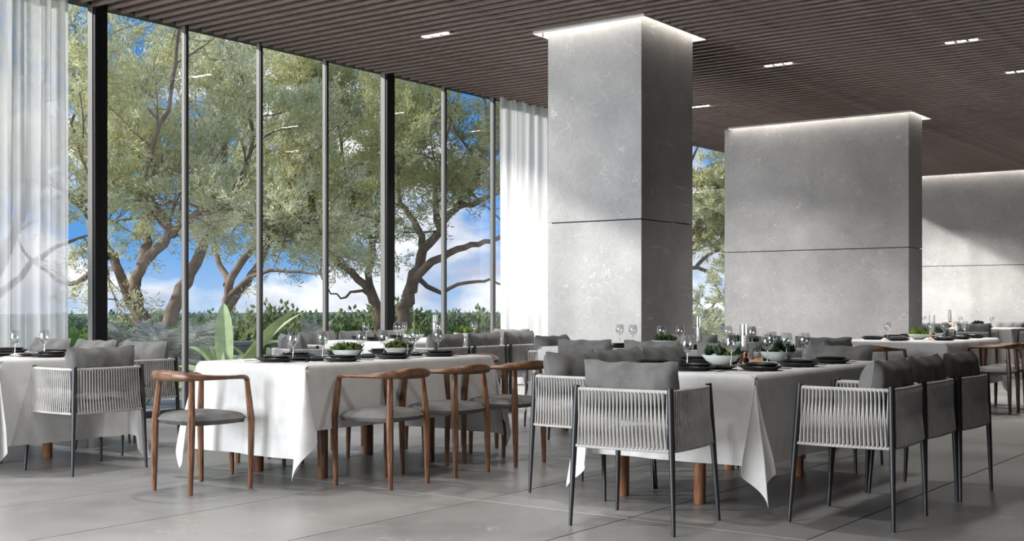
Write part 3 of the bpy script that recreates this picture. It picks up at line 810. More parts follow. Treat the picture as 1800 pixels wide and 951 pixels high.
def rosette(n, r, h, seed, upright=.5):
    rs = random.Random(seed); m = MB()
    for k in range(n):
        a = k*2.39996+rs.uniform(-.2, .2); t = k/n; el = R(15+65*(1-t)*upright+rs.uniform(-8, 8)) if upright < 1.2 else R(60+rs.uniform(-25, 25))
        ln = r*(.55+.6*t)*rs.uniform(.85, 1.1); w = ln*.22
        d = Vector((math.cos(a)*math.cos(el), math.sin(a)*math.cos(el), math.sin(el))); s_ = Vector((-math.sin(a), math.cos(a), 0)); up = s_.cross(d)*-1
        p0 = Vector((0, 0, 0)); p1 = d*ln*.5; p2 = d*ln+Vector((0, 0, ln*.12))
        m.add([p0-s_*w*.3, p0+s_*w*.3, p1+s_*w, p1-s_*w, p2, p1+up*w*.5], [(0, 1, 2, 5), (0, 5, 3), (2, 4, 5), (3, 5, 4), (0, 3, 2, 1), (3, 4, 2)])
    return m
ROS = {}
for key, mt, up in (('g', 'succ_green', 1.0), ('d', 'succ_dark', 1.3), ('l', 'succ_lime', 1.3), ('r', 'succ_rust', 1.0)):
    ROS[key] = [rosette(26, .052, .05, s_+ord(key), up).mesh('succulent', M[mt], False) for s_ in range(3)]
bowl_me = MB().lathe([(0, 0), (.042, 0), (.05, .003), (.085, .022), (.112, .052), (.115, .058), (.111, .058), (.084, .030), (.05, .018), (0, .016)], 36).mesh('bowl', M['bowl'])
soil_me = MB().lathe([(0, .050), (.06, .049), (.104, .046)], 20).mesh('soil', M['soil'])
def bowl(x, y, keys, label, seed=0, z=.7635, s=1.0):
    rs = random.Random(seed); root = empty('succulent_bowl', (x, y, z)); tag(root, label, 'planter', 'succulent bowls on the tables')
    root.scale = (s, s, s)
    link('bowl', bowl_me, root); link('soil', soil_me, root)
    k = 0
    for ring, cnt in ((0, 1), (.045, 5), (.085, 9)):
        for i in range(cnt):
            a = 2*math.pi*i/cnt+rs.uniform(-.3, .3); key = rs.choice(keys)
            o = link('succulent', rs.choice(ROS[key]), root, (ring*math.cos(a), ring*math.sin(a), .046+(.022 if ring < .06 else .004)))
            o.rotation_euler = (rs.uniform(-.25, .25)-.45*ring/.085*math.sin(a)*-1*-1, .45*ring/.085*math.cos(a), rs.uniform(0, 6)); q = rs.uniform(.75, 1.15); o.scale = (q, q, q*1.15)
def candle(x, y, label, h=.24, r=.030, base_h=.085, z=.7635, seed=0):
    root = empty('candle_holder', (x, y, z)); tag(root, label, 'candle holder', 'glass candle holders on the tables')
    b = MB().lathe([(0, 0), (r*.98, 0), (r, .004), (r, base_h*.3), (r*.82, base_h*.42), (r*.82, base_h*.58), (r, base_h*.7), (r, base_h), (0, base_h)], 24)
    obj('brass_base', b, M['copper'], root)
    obj('glass_tube', MB().lathe([(r*.99, base_h), (r*.99, h), (r*.93, h), (r*.93, base_h)], 24), M['wine'], root)
    ch = base_h+(h-base_h)*.58
    cn = obj('candle', MB().lathe([(0, base_h), (r*.62, base_h), (r*.62, ch-.003), (r*.56, ch), (0, ch-.003)], 20), M['wax'], root)
    obj('wick', MB().tube([(0, 0, ch-.004), (.001, 0, ch+.012)], .0012, 5), M['wick'], cn)
def votive(x, y, label, z=.7635):
    root = empty('votive_holder', (x, y, z)); tag(root, label, 'candle holder', 'low brass votive holders')
    obj('brass_cup', MB().lathe([(0, 0), (.030, 0), (.040, .012), (.041, .036), (.037, .036), (.035, .014), (0, .006)], 24), M['copper'], root)
    obj('glass_tube', MB().lathe([(.027, .006), (.027, .098), (.0255, .098), (.0255, .006)], 20), M['wine'], root)
    cn = obj('candle', MB().lathe([(0, .006), (.019, .006), (.019, .070), (0, .069)], 16), M['wax'], root)
    obj('wick', MB().tube([(0, 0, .068), (0, 0, .079)], .0011, 5), M['wick'], cn)

ZT = .7635
TN = {'T0': 'left edge table', 'T1': 'front walnut-chair table', 'T2': 'front right table', 'T3': 'back window table', 'T4': 'tall column table', 'T5': 'bright far table', 'T6': 'farthest table'}
def setting(tk, x, y, ang, where, full=True, gl=1, rs=random.Random(3)):
    """ang: direction the diner looks (deg, 0 = +Y, 90 = -X)"""
    a = R(ang); fwd = Vector((-math.sin(a), math.cos(a), 0)); rt = Vector((math.cos(a), math.sin(a), 0)); c = Vector((x, y, ZT)); w = TN[tk]+', '+where
    charger.put(c, a, 'black charger plate on '+w, 'plate', 'black charger plates')
    o = dinner.put(c+Vector((rt.x*.012, rt.y*.012, .0092)), a, 'smaller black plate stacked on charger, '+w, 'plate', 'black dinner plates')
    if full:
        p = c+rt*.185; fork_p = c-rt*.18
        knife.put(p+Vector((0, 0, .0005)), a+.03, 'dark table knife on '+w, 'knife', 'dark knives')
        spoon.put(c+rt*.215+Vector((0, 0, .0005)), a-.12, 'dark spoon on '+w, 'spoon', 'dark spoons')
        fork.put(fork_p+Vector((0, 0, .0005)), a, 'dark fork on '+w, 'fork', 'dark forks')
        side_b.put(c-rt*.02+fwd*.225+Vector((0, 0, .0006)), a, 'small black side plate on '+w, 'plate', 'black side plates')
    for k in range(gl):
        g = c+fwd*(.19+.05*k)+rt*(.13-.10*k)
        glass.put((g.x, g.y, ZT), rs.uniform(0, 6), 'clear wine glass on '+w+(', outer one' if k == 0 else ', inner one'), 'glass', 'wine glasses')
cutoff = .16
# front right table
T = 'T2'
setting(T, -3.20, 6.07, 0, 'near end', gl=0)
for y, w in ((6.30, 'nearest right seat'), (6.83, 'middle right seat'), (7.34, 'farthest right seat')): setting(T, -2.895, y, 90, w, gl=0)
for y, w in ((6.37, 'nearest left seat'), (6.90, 'middle left seat'), (7.40, 'farthest left seat')): setting(T, -3.62, y, -90, w, gl=0)
GL = [(-3.36, 6.30, 'left of near bowl'), (-3.19, 6.53, 'right of near bowl'), (-3.16, 6.98, 'beside brass candle'), (-3.20, 7.36, 'left of the right pair before pier'),
      (-3.10, 7.42, 'right of the right pair before pier'), (-3.45, 7.05, 'behind brass candle'), (-3.42, 7.62, 'at far left end')]
for x, y, w in GL: glass.put((x, y, ZT), .3, 'clear wine glass on front right table '+w, 'glass', 'wine glasses')
bowl(-3.36, 6.74, 'gd', 'celadon bowl of dark succulents, near one on front right table', 1, s=1.05)
bowl(-3.28, 7.42, 'd', 'celadon bowl of spiky dark succulents, far one on front right table', 2, s=1.1)
candle(-3.26, 6.86, 'tall glass candle holder with brass base on front right table', .25)
votive(-3.27, 7.06, 'low brass votive with short candle on front right table')
# front walnut table
T = 'T1'
setting(T, -5.89, 5.38, 0, 'near end', gl=0)
for y, w in ((5.68, 'nearest room-side seat'), (6.18, 'middle room-side seat'), (6.68, 'farthest room-side seat')): setting(T, -5.58, y, 90, w, gl=0)
for y, w in ((5.86, 'nearest window-side seat'), (6.30, 'middle window-side seat'), (6.76, 'farthest window-side seat')): setting(T, -6.19, y, -90, w, gl=0)
GL = [(-6.02, 5.66, 'first from left'), (-5.98, 5.90, 'second from left'), (-6.02, 6.33, 'third, behind succulents'), (-5.80, 6.33, 'fourth, between both bowls'),
      (-5.78, 6.56, 'fifth, behind right bowl'), (-5.80, 6.93, 'rightmost'), (-6.05, 6.95, 'far left corner')]
for x, y, w in GL: glass.put((x, y, ZT), .7, 'clear wine glass on front walnut-chair table '+w, 'glass', 'wine glasses')
bowl(-5.90, 6.06, 'gg', 'pale bowl of olive succulents, left one on walnut-chair table', 3)
bowl(-5.92, 6.62, 'ggr', 'pale bowl of olive and rust succulents, right one on walnut-chair table', 4)
# left table
T = 'T0'
setting(T, -7.72, 4.92, 90, 'right end', gl=0)
for x, w in ((-8.05, 'right seat by window'), (-8.68, 'middle seat by window'), (-9.25, 'left seat by window')): setting(T, x, 5.20, 180, w, gl=0)
for x, w in ((-8.2, 'right seat near us'), (-8.9, 'left seat near us')): setting(T, x, 4.62, 0, w, gl=0)
for x, y, w in ((-8.02, 4.83, 'middle of three'), (-7.92, 5.0, 'right of three'), (-8.08, 4.66, 'left of three at frame edge')):
    glass.put((x, y, ZT), 0, 'clear wine glass on left edge table '+w, 'glass', 'wine glasses')
# back window table
T = 'T3'
for y, w in ((9.28, 'nearest room-side seat'), (9.9, 'middle room-side seat'), (10.52, 'farthest room-side seat')): setting(T, -8.2, y, 90, w, False, gl=1)
for y, w in ((9.35, 'nearest glass-side seat'), (9.95, 'middle glass-side seat'), (10.55, 'farthest glass-side seat')): setting(T, -8.9, y, -90, w, False, gl=1)
setting(T, -8.55, 9.2, 0, 'near end', False, 1)
bowl(-8.5, 9.75, 'l', 'pale bowl of lime leaves, near one on back window table', 5); bowl(-8.5, 10.6, 'gl', 'pale bowl of green leaves, far one on back window table', 6)
candle(-8.5, 10.1, 'tall white candle in glass on back window table', .26, .034, .05)
# column table
T = 'T4'
for x, w in ((-5.44, 'left seat near us'), (-4.8, 'middle seat near us'), (-4.3, 'right seat near us')): setting(T, x, 9.0, 0, w, False, 0)
for x, w in ((-5.44, 'left seat far side'), (-4.8, 'middle seat far side'), (-4.3, 'right seat far side')): setting(T, x, 9.68, 180, w, False, 0)
setting(T, -6.0, 9.36, -90, 'left end', False, 0)
for x, y, w in ((-5.90, 9.72, 'leftmost, against the lit column face'), (-5.72, 9.66, 'against the dark column face'), (-5.30, 9.45, 'left of succulents'), (-5.15, 9.52, 'right of succulents'),
                (-4.72, 9.60, 'against the tree view, left one'), (-4.52, 9.66, 'against the tree view, right one'), (-4.35, 9.3, 'near right end')):
    glass.put((x, y, ZT), 0, 'clear wine glass on tall column table '+w, 'glass', 'wine glasses')
bowl(-5.22, 9.36, 'gd', 'celadon bowl of small succulents on tall column table', 7); bowl(-4.45, 9.42, 'd', 'celadon bowl half hidden on tall column table, right side', 8)
candle(-4.88, 9.36, 'tall glass candle holder with orange brass base on column table', .27, .034, .06)
# bright far table
T = 'T5'
for y, w in ((12.85, 'nearest right seat'), (13.4, 'middle right seat'), (13.95, 'farthest right seat')): setting(T, -3.82, y, 90, w, False, 0)
for y, w in ((12.75, 'nearest left seat'), (13.4, 'middle left seat'), (13.95, 'farthest left seat')): setting(T, -4.55, y, -90, w, False, 0)
setting(T, -4.19, 12.5, 0, 'near end', False, 0)
for x, y, w in ((-4.42, 12.85, 'leftmost'), (-4.0, 12.95, 'before lime bowl'), (-3.95, 13.3, 'middle'), (-3.95, 13.75, 'left of right pair'), (-3.9, 13.9, 'right of right pair')):
    glass.put((x, y, ZT), 0, 'clear wine glass on bright far table '+w, 'glass', 'wine glasses')
bowl(-4.15, 13.05, 'l', 'pale bowl of bright lime leaves on bright far table', 9); bowl(-4.2, 13.7, 'd', 'pale bowl of dark plants on bright far table', 10)
candle(-4.1, 13.35, 'tall glass candle holder on bright far table', .26, .034, .06)
T = 'T6'
for x, w in ((-6.6, 'left seat'), (-6.0, 'middle seat'), (-5.35, 'right seat')): setting(T, x, 20.2, 0, w, False, 0)
bowl(-5.55, 20.5, 'd', 'bowl of dark plants on farthest table', 12); candle(-6.0, 20.5, 'thin candle holder on farthest table', .3, .03, .1)
for x, w in ((-6.4, 'left'), (-5.3, 'right'), (-5.8, 'middle')): glass.put((x, 20.4, ZT), 0, 'clear wine glass on farthest table, '+w+' one', 'glass', 'wine glasses')

# ------------------------------------------------------------------ outside
struct(obj('trim_1', MB().box(-16, XW-.13, YB-3, 40, -.15, -.01), M['terrace'], smooth=False), 'pale stone terrace outside the glass wall')
g = MB(); n = 40; vs = []; fs = []
xs_ = [-16-(i/n)**3*900 for i in range(n+1)]; ys_ = [-140+i*(1100/60) for i in range(61)]
for x in xs_:
    for y in ys_:
        d = -16-x; vs.append((x, y, -.12-min(d*.02, 6)+.25*mnoise.noise(Vector((x*.05, y*.05, 0)))*min(1, d/6)))
fs = [(i*61+j, i*61+j+1, (i+1)*61+j+1, (i+1)*61+j) for i in range(n) for j in range(60)]
struct(obj('trim_2', MB().add(vs, fs), M['ground'], ang=180), 'dry green ground falling away beyond the terrace')
def garden_wall(x, y0_, y1_, h, label):
    root = empty('garden_border', (x, (y0_+y1_)/2, 0)); tag(root, label, 'border'); w = .9; yy = y0_
    ox, oy = -x, -(y0_+y1_)/2
    while yy < y1_-.1:
        y2 = min(yy+w, y1_); o = obj('stone_block', MB().bbox(x-.15, x+.15, yy+.004, y2-.004, -.2, h-.06, .01), M['terrace'], root, smooth=False); o.location = (ox, oy, 0); yy = y2
    yy = y0_
    while yy < y1_-.1:
        y2 = min(yy+1.6, y1_); o = obj('coping_stone', MB().bbox(x-.2, x+.2, yy+.003, y2-.003, h-.06, h, .01), M['terrace'], root, smooth=False); o.location = (ox, oy, 0); yy = y2
garden_wall(-16.3, 5, 36, .50, 'low pale stone garden border behind the near bushes')

def uv2w(px, py, d):
    r = (px-900)*d/2105; c_, s_ = math.cos(R(36.4)), math.sin(R(36.4))
    return Vector((r*c_-d*s_, r*s_+d*c_, 1.13+(537-py)*d/2105))
# leaves: arrays of diamonds
def leaves_mesh(name, P, D, ln, wd, mat):
    """P (n,3) base, D (n,3) unit direction, ln, wd (n,)"""
    n = len(P); rnd = rng.normal(size=(n, 3)); S = np.cross(D, rnd); S /= np.linalg.norm(S, axis=1)[:, None]+1e-9
    v = np.empty((n, 4, 3)); v[:, 0] = P; v[:, 1] = P+D*(ln*.45)[:, None]+S*(wd*.5)[:, None]; v[:, 2] = P+D*ln[:, None]; v[:, 3] = P+D*(ln*.45)[:, None]-S*(wd*.5)[:, None]
    me = bpy.data.meshes.new(name); me.vertices.add(n*4); me.vertices.foreach_set('co', v.reshape(-1))
    me.loops.add(n*4); me.loops.foreach_set('vertex_index', np.arange(n*4, dtype=np.int32))
    me.polygons.add(n); me.polygons.foreach_set('loop_start', np.arange(0, n*4, 4, dtype=np.int32)); me.polygons.foreach_set('loop_total', np.full(n, 4, dtype=np.int32))
    me.materials.append(mat); me.update(); me.validate(); return me
def unit(v): return v/(np.linalg.norm(v, axis=-1, keepdims=True)+1e-9)
def tree(name, base, limbs, label, seed, mat='leaf_tree', spray=18, dens=1.0, leaf=.085, sub=1.0, zmin=2.2):
    rs = random.Random(seed); root = empty(name, base); tag(root, label, 'tree', 'willow-like trees outside the glass')
    wood_ = MB(); twP = []; twD = []
    def branch(p, d, ln, r, lev):
        pts = [p.copy()]; k = 4 if lev < 3 else 3; dd = d.copy()
        for i in range(k):
            dd = (dd+Vector((rs.gauss(0, .22), rs.gauss(0, .22), rs.gauss(.04, .18)))).normalized(); pts.append(pts[-1]+dd*ln/k)
        wood_.tube(pts, [r*(1-.75*i/k) for i in range(k+1)], 5 if lev > 1 else 6, cap=False)
        if lev >= 3:
            for q in np.linspace(.15, 1, int(5*dens)):
                i = min(int(q*k), k-1); twP.append(pts[i].lerp(pts[i+1], q*k-i)); twD.append((pts[i+1]-pts[i]).normalized())
            return
        nb = {1: 5, 2: 4}[lev]
        for j in range(nb):
            q = .25+.75*(j+rs.random()*.7)/nb; q = min(q, .99); i = int(q*k); s0 = pts[i].lerp(pts[i+1], q*k-i)
            rd = Vector((rs.gauss(0, 1), rs.gauss(0, 1), rs.gauss(.15, .8))).normalized(); nd = (dd*.7+rd*.9).normalized()
            branch(s0, nd, ln*rs.uniform(.45, .62), r*.45, lev+1)
        branch(pts[-1], dd, ln*.5, r*.3, lev+1)
    for (L_, r0_, r1_) in limbs:
        P_ = [Vector(p) for p in L_]; K = len(P_)
        sm = []
        for i in range(K-1):
            p0, p1, p2, p3 = P_[max(i-1, 0)], P_[i], P_[i+1], P_[min(i+2, K-1)]
            for f_ in (0, .33, .66): sm.append(.5*((2*p1)+(p2-p0)*f_+(2*p0-5*p1+4*p2-p3)*f_**2+(3*p1-p0-3*p2+p3)*f_**3)+Vector((rs.gauss(0, .02), rs.gauss(0, .02), rs.gauss(0, .02))))
        sm.append(P_[-1]); n_ = len(sm)
        wood_.tube(sm, [.8*r0_+(.8*r1_-.8*r0_)*(i/(n_-1))**.8 for i in range(n_)], 10, cap=False)
        for i in range(int(n_*.42), n_):
            if rs.random() < .8*sub and sm[i].z > zmin:
                rd = Vector((rs.gauss(0, 1), rs.gauss(0, 1), rs.gauss(.35, .7))).normalized(); t = (sm[min(i+1, n_-1)]-sm[i-1]).normalized()
                branch(sm[i], (t*.4+rd).normalized(), rs.uniform(.8, 1.5), max(r1_*.55, .018), 1)
        branch(sm[-1], (sm[-1]-sm[-2]).normalized(), 1.1, r1_*.8, 1)
    b = obj('branches', wood_, M['bark'], root, ang=180); b.location = tuple(-x for x in base)
    P_ = np.array([tuple(v) for v in twP]); D_ = np.array([tuple(v) for v in twD]); n = len(P_)
    P_ = np.repeat(P_, spray, 0); D_ = np.repeat(D_, spray, 0); t = rng.random((len(P_), 1))
    sc_ = .22
    base_dir = unit(D_+rng.normal(size=D_.shape)*.25)
    Pl = P_+base_dir*t*sc_+rng.normal(size=P_.shape)*.035
    Dl = unit(D_*1.0+rng.normal(size=D_.shape)*.55+np.array([0, 0, .25]))
    ln = leaf*(.6+.8*rng.random(len(Pl))); wd = ln*(.16+.10*rng.random(len(Pl)))
    f = link('foliage', leaves_mesh('foliage', Pl, Dl, ln, wd, M[mat]), root, tuple(-x for x in base)); f['kind'] = 'stuff'
    return len(Pl)
def limb(pts, d0, r0_, r1_):
    out = []
    for p in pts:
        dd = p[2] if len(p) > 2 else 0
        out.append(uv2w(p[0], p[1], d0+dd))
    return (out, r0_, r1_)
tot = 0
d = 20
tot += tree('willow_tree', tuple(uv2w(275, 658, d)), [
    limb([(268, 660), (258, 600), (236, 545), (215, 495), (196, 450), (172, 405), (140, 360, -1), (105, 330, -1.5)], d, .17, .05),
    limb([(274, 660), (266, 590), (243, 540, -.3), (240, 500, -.3), (252, 462, -.4), (285, 430, -.5), (302, 408, -.6), (345, 378, -.8), (400, 362, -1), (450, 380, -1.2)], d, .17, .05),
    limb([(250, 465, -.3), (258, 425, 0), (253, 390, .2), (266, 350, .4), (250, 290, .6), (225, 225, .8), (205, 150, 1)], d, .11, .035),
    limb([(302, 410, -.6), (283, 378, -.5), (262, 350, -.6), (258, 300, -.8), (275, 240, -1), (300, 170, -1.2), (310, 90, -1.4)], d, .10, .03),
    limb([(282, 660), (292, 590, .3), (312, 530, .6), (335, 480, .9), (358, 430, 1.2), (375, 370, 1.6), (390, 290, 2), (395, 200, 2.2), (380, 110, 2)], d, .20, .05),
    limb([(196, 450), (165, 470, .5), (130, 500, .8), (85, 480, 1), (40, 440, 1)], d, .08, .03),
    limb([(140, 365, -1), (150, 300, -1), (130, 220, -1), (150, 130, -1)], d, .05, .025),
    limb([(375, 370, 1.6), (420, 320, 1.6), (445, 240, 1.5), (430, 150, 1.2)], d, .07, .03),
], 'big multi-stemmed sage willow, leftmost in view, between black post and first mullions', 5, dens=.9)
d = 24
tot += tree('willow_tree', tuple(uv2w(398, 650, d)), [
    limb([(396, 652), (392, 590), (398, 545), (402, 505), (425, 460), (452, 425), (492, 402), (540, 392), (600, 400, .5)], d, .17, .04),
    limb([(398, 545), (425, 510), (452, 468), (478, 415), (500, 350), (520, 270), (530, 200)], d, .12, .03),
    limb([(400, 520), (440, 486, -.5), (490, 474, -.7), (540, 480, -1)], d, .07, .03),
    limb([(402, 505), (380, 440, 1), (385, 360, 1.5), (420, 270, 1.6), (440, 180, 1.5)], d, .09, .03),
    limb([(478, 415), (530, 360, 0), (560, 290, 0), (570, 220, 0)], d, .07, .025),
], 'slanting sage willow behind the second and third mullions', 8, 'leaf_tree', dens=.85, zmin=2.2)
d = 25
tot += tree('willow_tree', tuple(uv2w(668, 640, d)), [
    limb([(668, 642), (668, 580), (662, 540), (640, 500), (608, 472), (575, 445), (540, 420), (505, 395)], d, .16, .05),
    limb([(662, 545), (655, 520), (625, 512), (600, 524), (578, 510)], d, .06, .02),
    limb([(662, 540), (650, 480), (655, 430), (632, 380), (612, 320), (600, 250), (590, 190)], d, .11, .03),
    limb([(655, 430), (670, 370, .5), (650, 300, .6), (655, 230, .6)], d, .07, .03),
    limb([(608, 472), (570, 400, -.5), (545, 340, -.6), (560, 260, -.5)], d, .07, .03),
], 'leaning olive willow just left of the second black post', 13, 'leaf_tree2', dens=.85, zmin=2.3)
d = 22.5
tot += tree('willow_tree', tuple(uv2w(712, 655, d)), [
    limb([(712, 657), (712, 580), (716, 530), (728, 480), (745, 440), (772, 405), (800, 365), (832, 320), (850, 250)], d, .20, .045),
    limb([(722, 510), (748, 470, -.3), (790, 445, -.5), (830, 430, -.6), (865, 425, -.8), (900, 400, -.8)], d, .12, .04),
    limb([(745, 440), (735, 400, .3), (712, 370, .4), (700, 330, .5), (715, 260, .5), (745, 190, .5)], d, .10, .03),
    limb([(728, 480), (765, 512, .4), (805, 500, .5), (850, 492, .7), (880, 500, .7)], d, .07, .025),
    limb([(772, 405), (765, 340, -.4), (780, 260, -.5), (800, 190, -.5)], d, .08, .03),
    limb([(800, 365), (850, 350, 0), (900, 310, 0), (930, 240, 0)], d, .08, .03),
], 'forked olive willow just right of the second black post', 17, 'leaf_tree2', dens=.85, zmin=2.3)
d = 34
tot += tree('willow_tree', tuple(uv2w(1185, 610, d)), [
    limb([(1185, 612), (1190, 520), (1205, 440), (1232, 380), (1262, 330), (1290, 270)], d, .2, .05),
    limb([(1195, 480), (1225, 470), (1250, 485), (1265, 515), (1255, 535)], d, .09, .03),
    limb([(1205, 440), (1240, 400), (1280, 385), (1320, 380)], d, .09, .03),
    limb([(1190, 500), (1180, 400), (1200, 320), (1225, 260)], d, .1, .04),
    limb([(1225, 470), (1255, 440), (1290, 450)], d, .08, .03),
], 'pale willow seen through the gap between marble column and pier', 23, 'leaf_tree', dens=.8, leaf=.16)
d = 21
tot += tree('willow_tree', tuple(uv2w(-40, 655, d)), [
    limb([(-40, 657), (-30, 540), (0, 460), (40, 380), (60, 280), (70, 180)], d, .2, .05),
    limb([(-30, 540), (20, 500), (70, 450), (110, 430)], d, .1, .04),
    limb([(0, 460), (-60, 350), (-70, 230), (-40, 120)], d, .12, .04),
], 'sage willow seen dimly behind the left sheer curtain', 29, 'leaf_tree', dens=.8)
tot += tree('willow_tree', (-17.0, -1.5, 0), [
    ([Vector((-17, -1.5, 0)), Vector((-16.8, -1.4, 1.5)), Vector((-17.1, -1.0, 3)), Vector((-16.7, -.3, 4.5)), Vector((-16.3, .3, 6))], .2, .05),
    ([Vector((-17.1, -1.1, 2.8)), Vector((-17.2, -2, 4)), Vector((-16.7, -2.9, 5.2)), Vector((-16.9, -3.8, 6.3))], .12, .04),
    ([Vector((-16.9, -1.2, 2.4)), Vector((-16.2, -1.7, 3.6)), Vector((-15.8, -1.6, 5.0))], .1, .04),
], 'sage willow standing outside left of the view', 31, 'leaf_tree', dens=.8)

# shrubs
def shrub_mesh(name, rx, rz, n, leaf, mat, seed, wide=.5):
    r = np.random.default_rng(seed)
    th = r.random(n)*2*np.pi; ph = np.arccos(1-r.random(n)*1.05)
    rad = .55+.45*r.random(n)**.5
    lump = 1+.22*np.sin(th*3+seed)+.14*np.sin(th*5+ph*4)
    P = np.stack([rx*rad*lump*np.sin(ph)*np.cos(th), rx*rad*lump*np.sin(ph)*np.sin(th), rz*rad*lump*np.maximum(np.cos(ph), -.05)], 1)
    D = unit(P/np.array([rx, rx, rz])+r.normal(size=P.shape)*.7+np.array([0, 0, .3])); ln = leaf*(.6+.8*r.random(n))
    P[:, 2] = np.maximum(P[:, 2], .02); D[:, 2] = np.where(P[:, 2] < .2, np.abs(D[:, 2]), D[:, 2])
    return leaves_mesh(name, P, D, ln, ln*wide, M[mat])
SH = {}
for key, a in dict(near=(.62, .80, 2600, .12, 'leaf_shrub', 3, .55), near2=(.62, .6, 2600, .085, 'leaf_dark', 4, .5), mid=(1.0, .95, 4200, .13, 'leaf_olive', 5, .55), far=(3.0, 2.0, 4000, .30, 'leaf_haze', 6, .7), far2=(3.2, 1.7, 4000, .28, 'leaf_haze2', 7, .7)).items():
    SH[key] = shrub_mesh('foliage', *a)
stems_me = MB()
for k in range(5):
    a = k*1.26; stems_me.tube([(0.03*math.cos(a), .03*math.sin(a), 0), (.2*math.cos(a), .2*math.sin(a), .4)], [.018, .008], 5)
stems_me = stems_me.mesh('stems', M['bark'])
def at_x(px, X):
    r = (px-900)/2105; c_, s_ = math.cos(R(36.4)), math.sin(R(36.4)); return X*(r*s_+c_)/(r*c_-s_)
def shrub(key, px, X, s, label, group, cat='shrub', name='leafy_shrub', rz=0, z=None):
    o = empty(name, (X, at_x(px, X), -.012 if X > -16 else -.16 if z is None else z), rz); tag(o, label, cat, group); o.scale = (s, s, s)
    f = link('foliage', SH[key], o); f['kind'] = 'stuff'; link('stems', stems_me, o)
gs = 'garden shrubs outside the glass'
shrub('near', 128, -12.3, .85, 'fresh green leafy shrub left of the first black post', gs)
shrub('near', 40, -12.5, .85, 'green shrub dim behind the left sheer curtain', gs, rz=2)
shrub('near2', 212, -14.4, 1.1, 'dark green low shrub right of the first black post', gs, rz=1)
shrub('near2', 90, -14.6, 1.2, 'dark shrub left of the first black post, behind the leafy one', gs, rz=3)
shrub('mid', 425, -17.9, .95, 'green bush under the slanting willow', gs, rz=1)
shrub('near2', 500, -14.9, .95, 'low dark bush between third and fourth mullion', gs, rz=2)
shrub('mid', 545, -18.3, .9, 'green bush left of the leaning willow', gs, rz=4)
shrub('near', 615, -14.9, .8, 'fresh bush before the low border left of second post', gs, rz=1)
shrub('mid', 640, -19.0, 1.0, 'dark green bush at the leaning willow foot', gs, rz=5)
shrub('mid', 735, -18.0, .9, 'bushy mound at the forked willow foot', gs, rz=2)
shrub('near2', 790, -14.8, 1.0, 'dark bush right of the forked willow', gs, rz=.4)
shrub('mid', 835, -18.6, 1.0, 'green bush next to the white curtain', gs, rz=3)
shrub('near', 862, -13.6, .7, 'small fresh bush beside the right mullion', gs, rz=2)
shrub('near2', 335, -15.0, 1.2, 'dark bush behind the grey ferns', gs, rz=5)
shrub('mid', 480, -21.5, 1.1, 'olive bush in the middle distance, left', gs, rz=1.4)
shrub('mid', 700, -22.5, 1.2, 'olive bush in the middle distance, right', gs, rz=3.4)
# far tree line
rs = random.Random(5)
gf = 'distant trees along the horizon'
LN = ['left', 'centre', 'right']
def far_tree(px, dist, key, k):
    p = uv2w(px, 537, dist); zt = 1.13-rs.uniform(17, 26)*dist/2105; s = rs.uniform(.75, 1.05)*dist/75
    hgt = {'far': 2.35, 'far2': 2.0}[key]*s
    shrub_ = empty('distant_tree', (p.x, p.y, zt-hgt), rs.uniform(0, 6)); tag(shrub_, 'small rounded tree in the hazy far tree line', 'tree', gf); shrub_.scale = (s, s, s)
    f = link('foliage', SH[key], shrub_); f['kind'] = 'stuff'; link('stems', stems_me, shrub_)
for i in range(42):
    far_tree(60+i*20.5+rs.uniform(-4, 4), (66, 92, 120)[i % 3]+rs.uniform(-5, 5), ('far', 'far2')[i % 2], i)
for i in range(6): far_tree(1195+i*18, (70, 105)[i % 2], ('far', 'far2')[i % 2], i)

# ferns and the broad-leaved plant
def frond_mesh(ln, seed):
    rs_ = random.Random(seed); m = MB(); K = 14; pts = []
    for i in range(K+1):
        t = i/K; pts.append(Vector((ln*(t*.85), 0, ln*(.75*t-.75*t*t*.95))))
    m.tube(pts, [.006*(1-.8*i/K) for i in range(K+1)], 4, cap=False)
    for i in range(2, K+1):
        for sy in (-1, 1):
            w = ln*.28*math.sin(math.pi*min(1, (i/K)*.95+.05))+.02; p = pts[i-1].lerp(pts[i], .5); tip = p+Vector((w*.35, sy*w, -w*.25)); t = (pts[i]-pts[i-1]).normalized()*ln*.018
            m.add([p-t, p+t, tip], [(0, 1, 2)])
            p2 = pts[i]; tip = p2+Vector((w*.35, sy*w, -w*.22)); m.add([p2-t, p2+t, tip], [(0, 1, 2)])
    return m.mesh('frond', M['leaf_grey'], False)
FR = [frond_mesh(1.0, 1), frond_mesh(1.25, 2)]
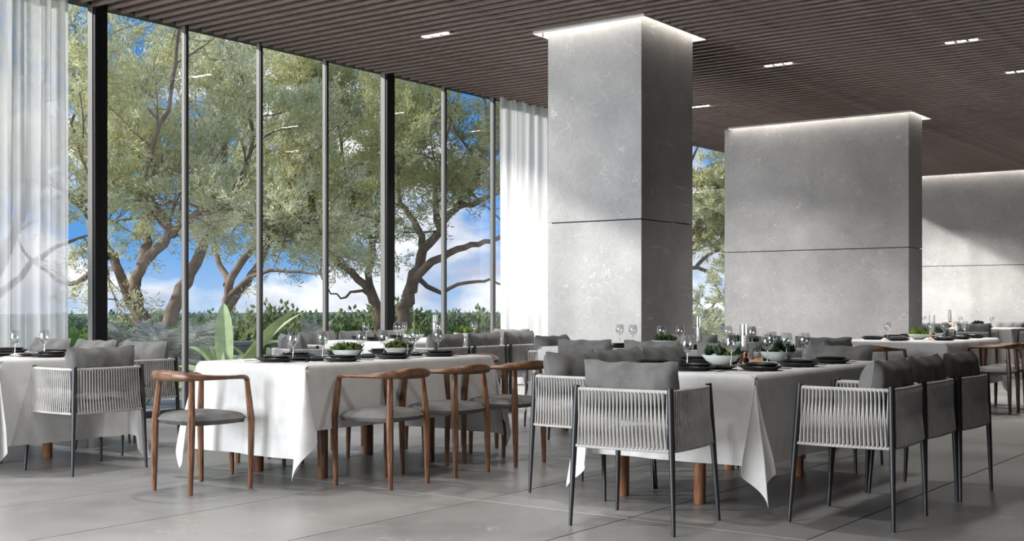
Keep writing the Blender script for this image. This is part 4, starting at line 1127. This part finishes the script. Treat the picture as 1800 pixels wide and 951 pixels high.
def fern(px, dist, s, label, nf=16, seed=0):
    rs_ = random.Random(seed); p = uv2w(px, 537, dist); root = empty('fern', (p.x, p.y, 0)); tag(root, label, 'fern', 'grey ferns outside the glass'); root.scale = (s, s, s)
    obj('crown_stem', MB().tube([(0, 0, 0), (0, 0, .16), (0, 0, .25)], [.07, .06, .02], 8), M['bark'], root)
    for k in range(nf):
        o = link('frond', rs_.choice(FR), root, (0, 0, .2)); o.rotation_euler = (rs_.uniform(-.3, .3), -rs_.uniform(.2, 1.15), k*2.4+rs_.uniform(-.2, .2)); q = rs_.uniform(.7, 1.1); o.scale = (q, q, q)
fern(285, 15.2, .95, 'large grey-green fern at the window under the big willow', 22, 1)
fern(222, 16.8, .8, 'grey-green fern right of the first black post', 18, 2)
fern(348, 16.6, .8, 'grey-green fern behind the second mullion', 18, 3)
fern(560, 19, .85, 'pale fern at the fourth mullion', 16, 4)
fern(650, 20, .6, 'small fern left of the second black post', 14, 5)
def big_leaf(ln, w, seed, curl):
    vs = []; K = 12; W = 4
    for i in range(K+1):
        t = i/K; ww_ = w*(math.sin(math.pi*min(1, t*.93+.07))**.75)*.5
        for j in range(-W, W+1):
            q = j/W; vs.append((ln*(t*(1-.25*curl*t)), q*ww_, ln*(.95*t-curl*.75*t**2.2)+abs(q)*ww_*.35))
    n = 2*W+1; fs = [(i*n+j, i*n+j+1, (i+1)*n+j+1, (i+1)*n+j) for i in range(K) for j in range(n-1)]
    return MB().add(vs, fs).mesh('leaf', M['leaf_big'], True, 180)
BL = [big_leaf(1.05, .17, 1, .75), big_leaf(1.0, .18, 2, .4), big_leaf(1.15, .15, 3, 1.05)]
def broad(px, dist, s, label, nl, seed, z=0):
    rs_ = random.Random(seed); p = uv2w(px, 537, dist); root = empty('broad_leaved_plant', (p.x, p.y, z)); tag(root, label, 'plant', 'broad-leaved plants outside the glass'); root.scale = (s, s, s)
    obj('stem', MB().tube([(0, 0, 0), (0, 0, .1), (0, 0, .2)], [.05, .045, .03], 8), M['leaf_big'], root)
    for k in range(nl):
        o = link('leaf', rs_.choice(BL), root, (0, 0, .1)); o.rotation_euler = (rs_.uniform(-.2, .2), rs_.uniform(-.35, .75), k*2.4+rs_.uniform(-.3, .3)); q = rs_.uniform(.8, 1.1); o.scale = (q, q, q)
broad(398, 14.0, 1.1, 'large lime green broad-leaved plant outside behind the front table', 20, 3)
broad(468, 15.8, .8, 'second broad-leaved plant behind the third mullion', 11, 5)
broad(852, 17.5, .62, 'small upright broad-leaved plant next to the white curtain', 6, 7)
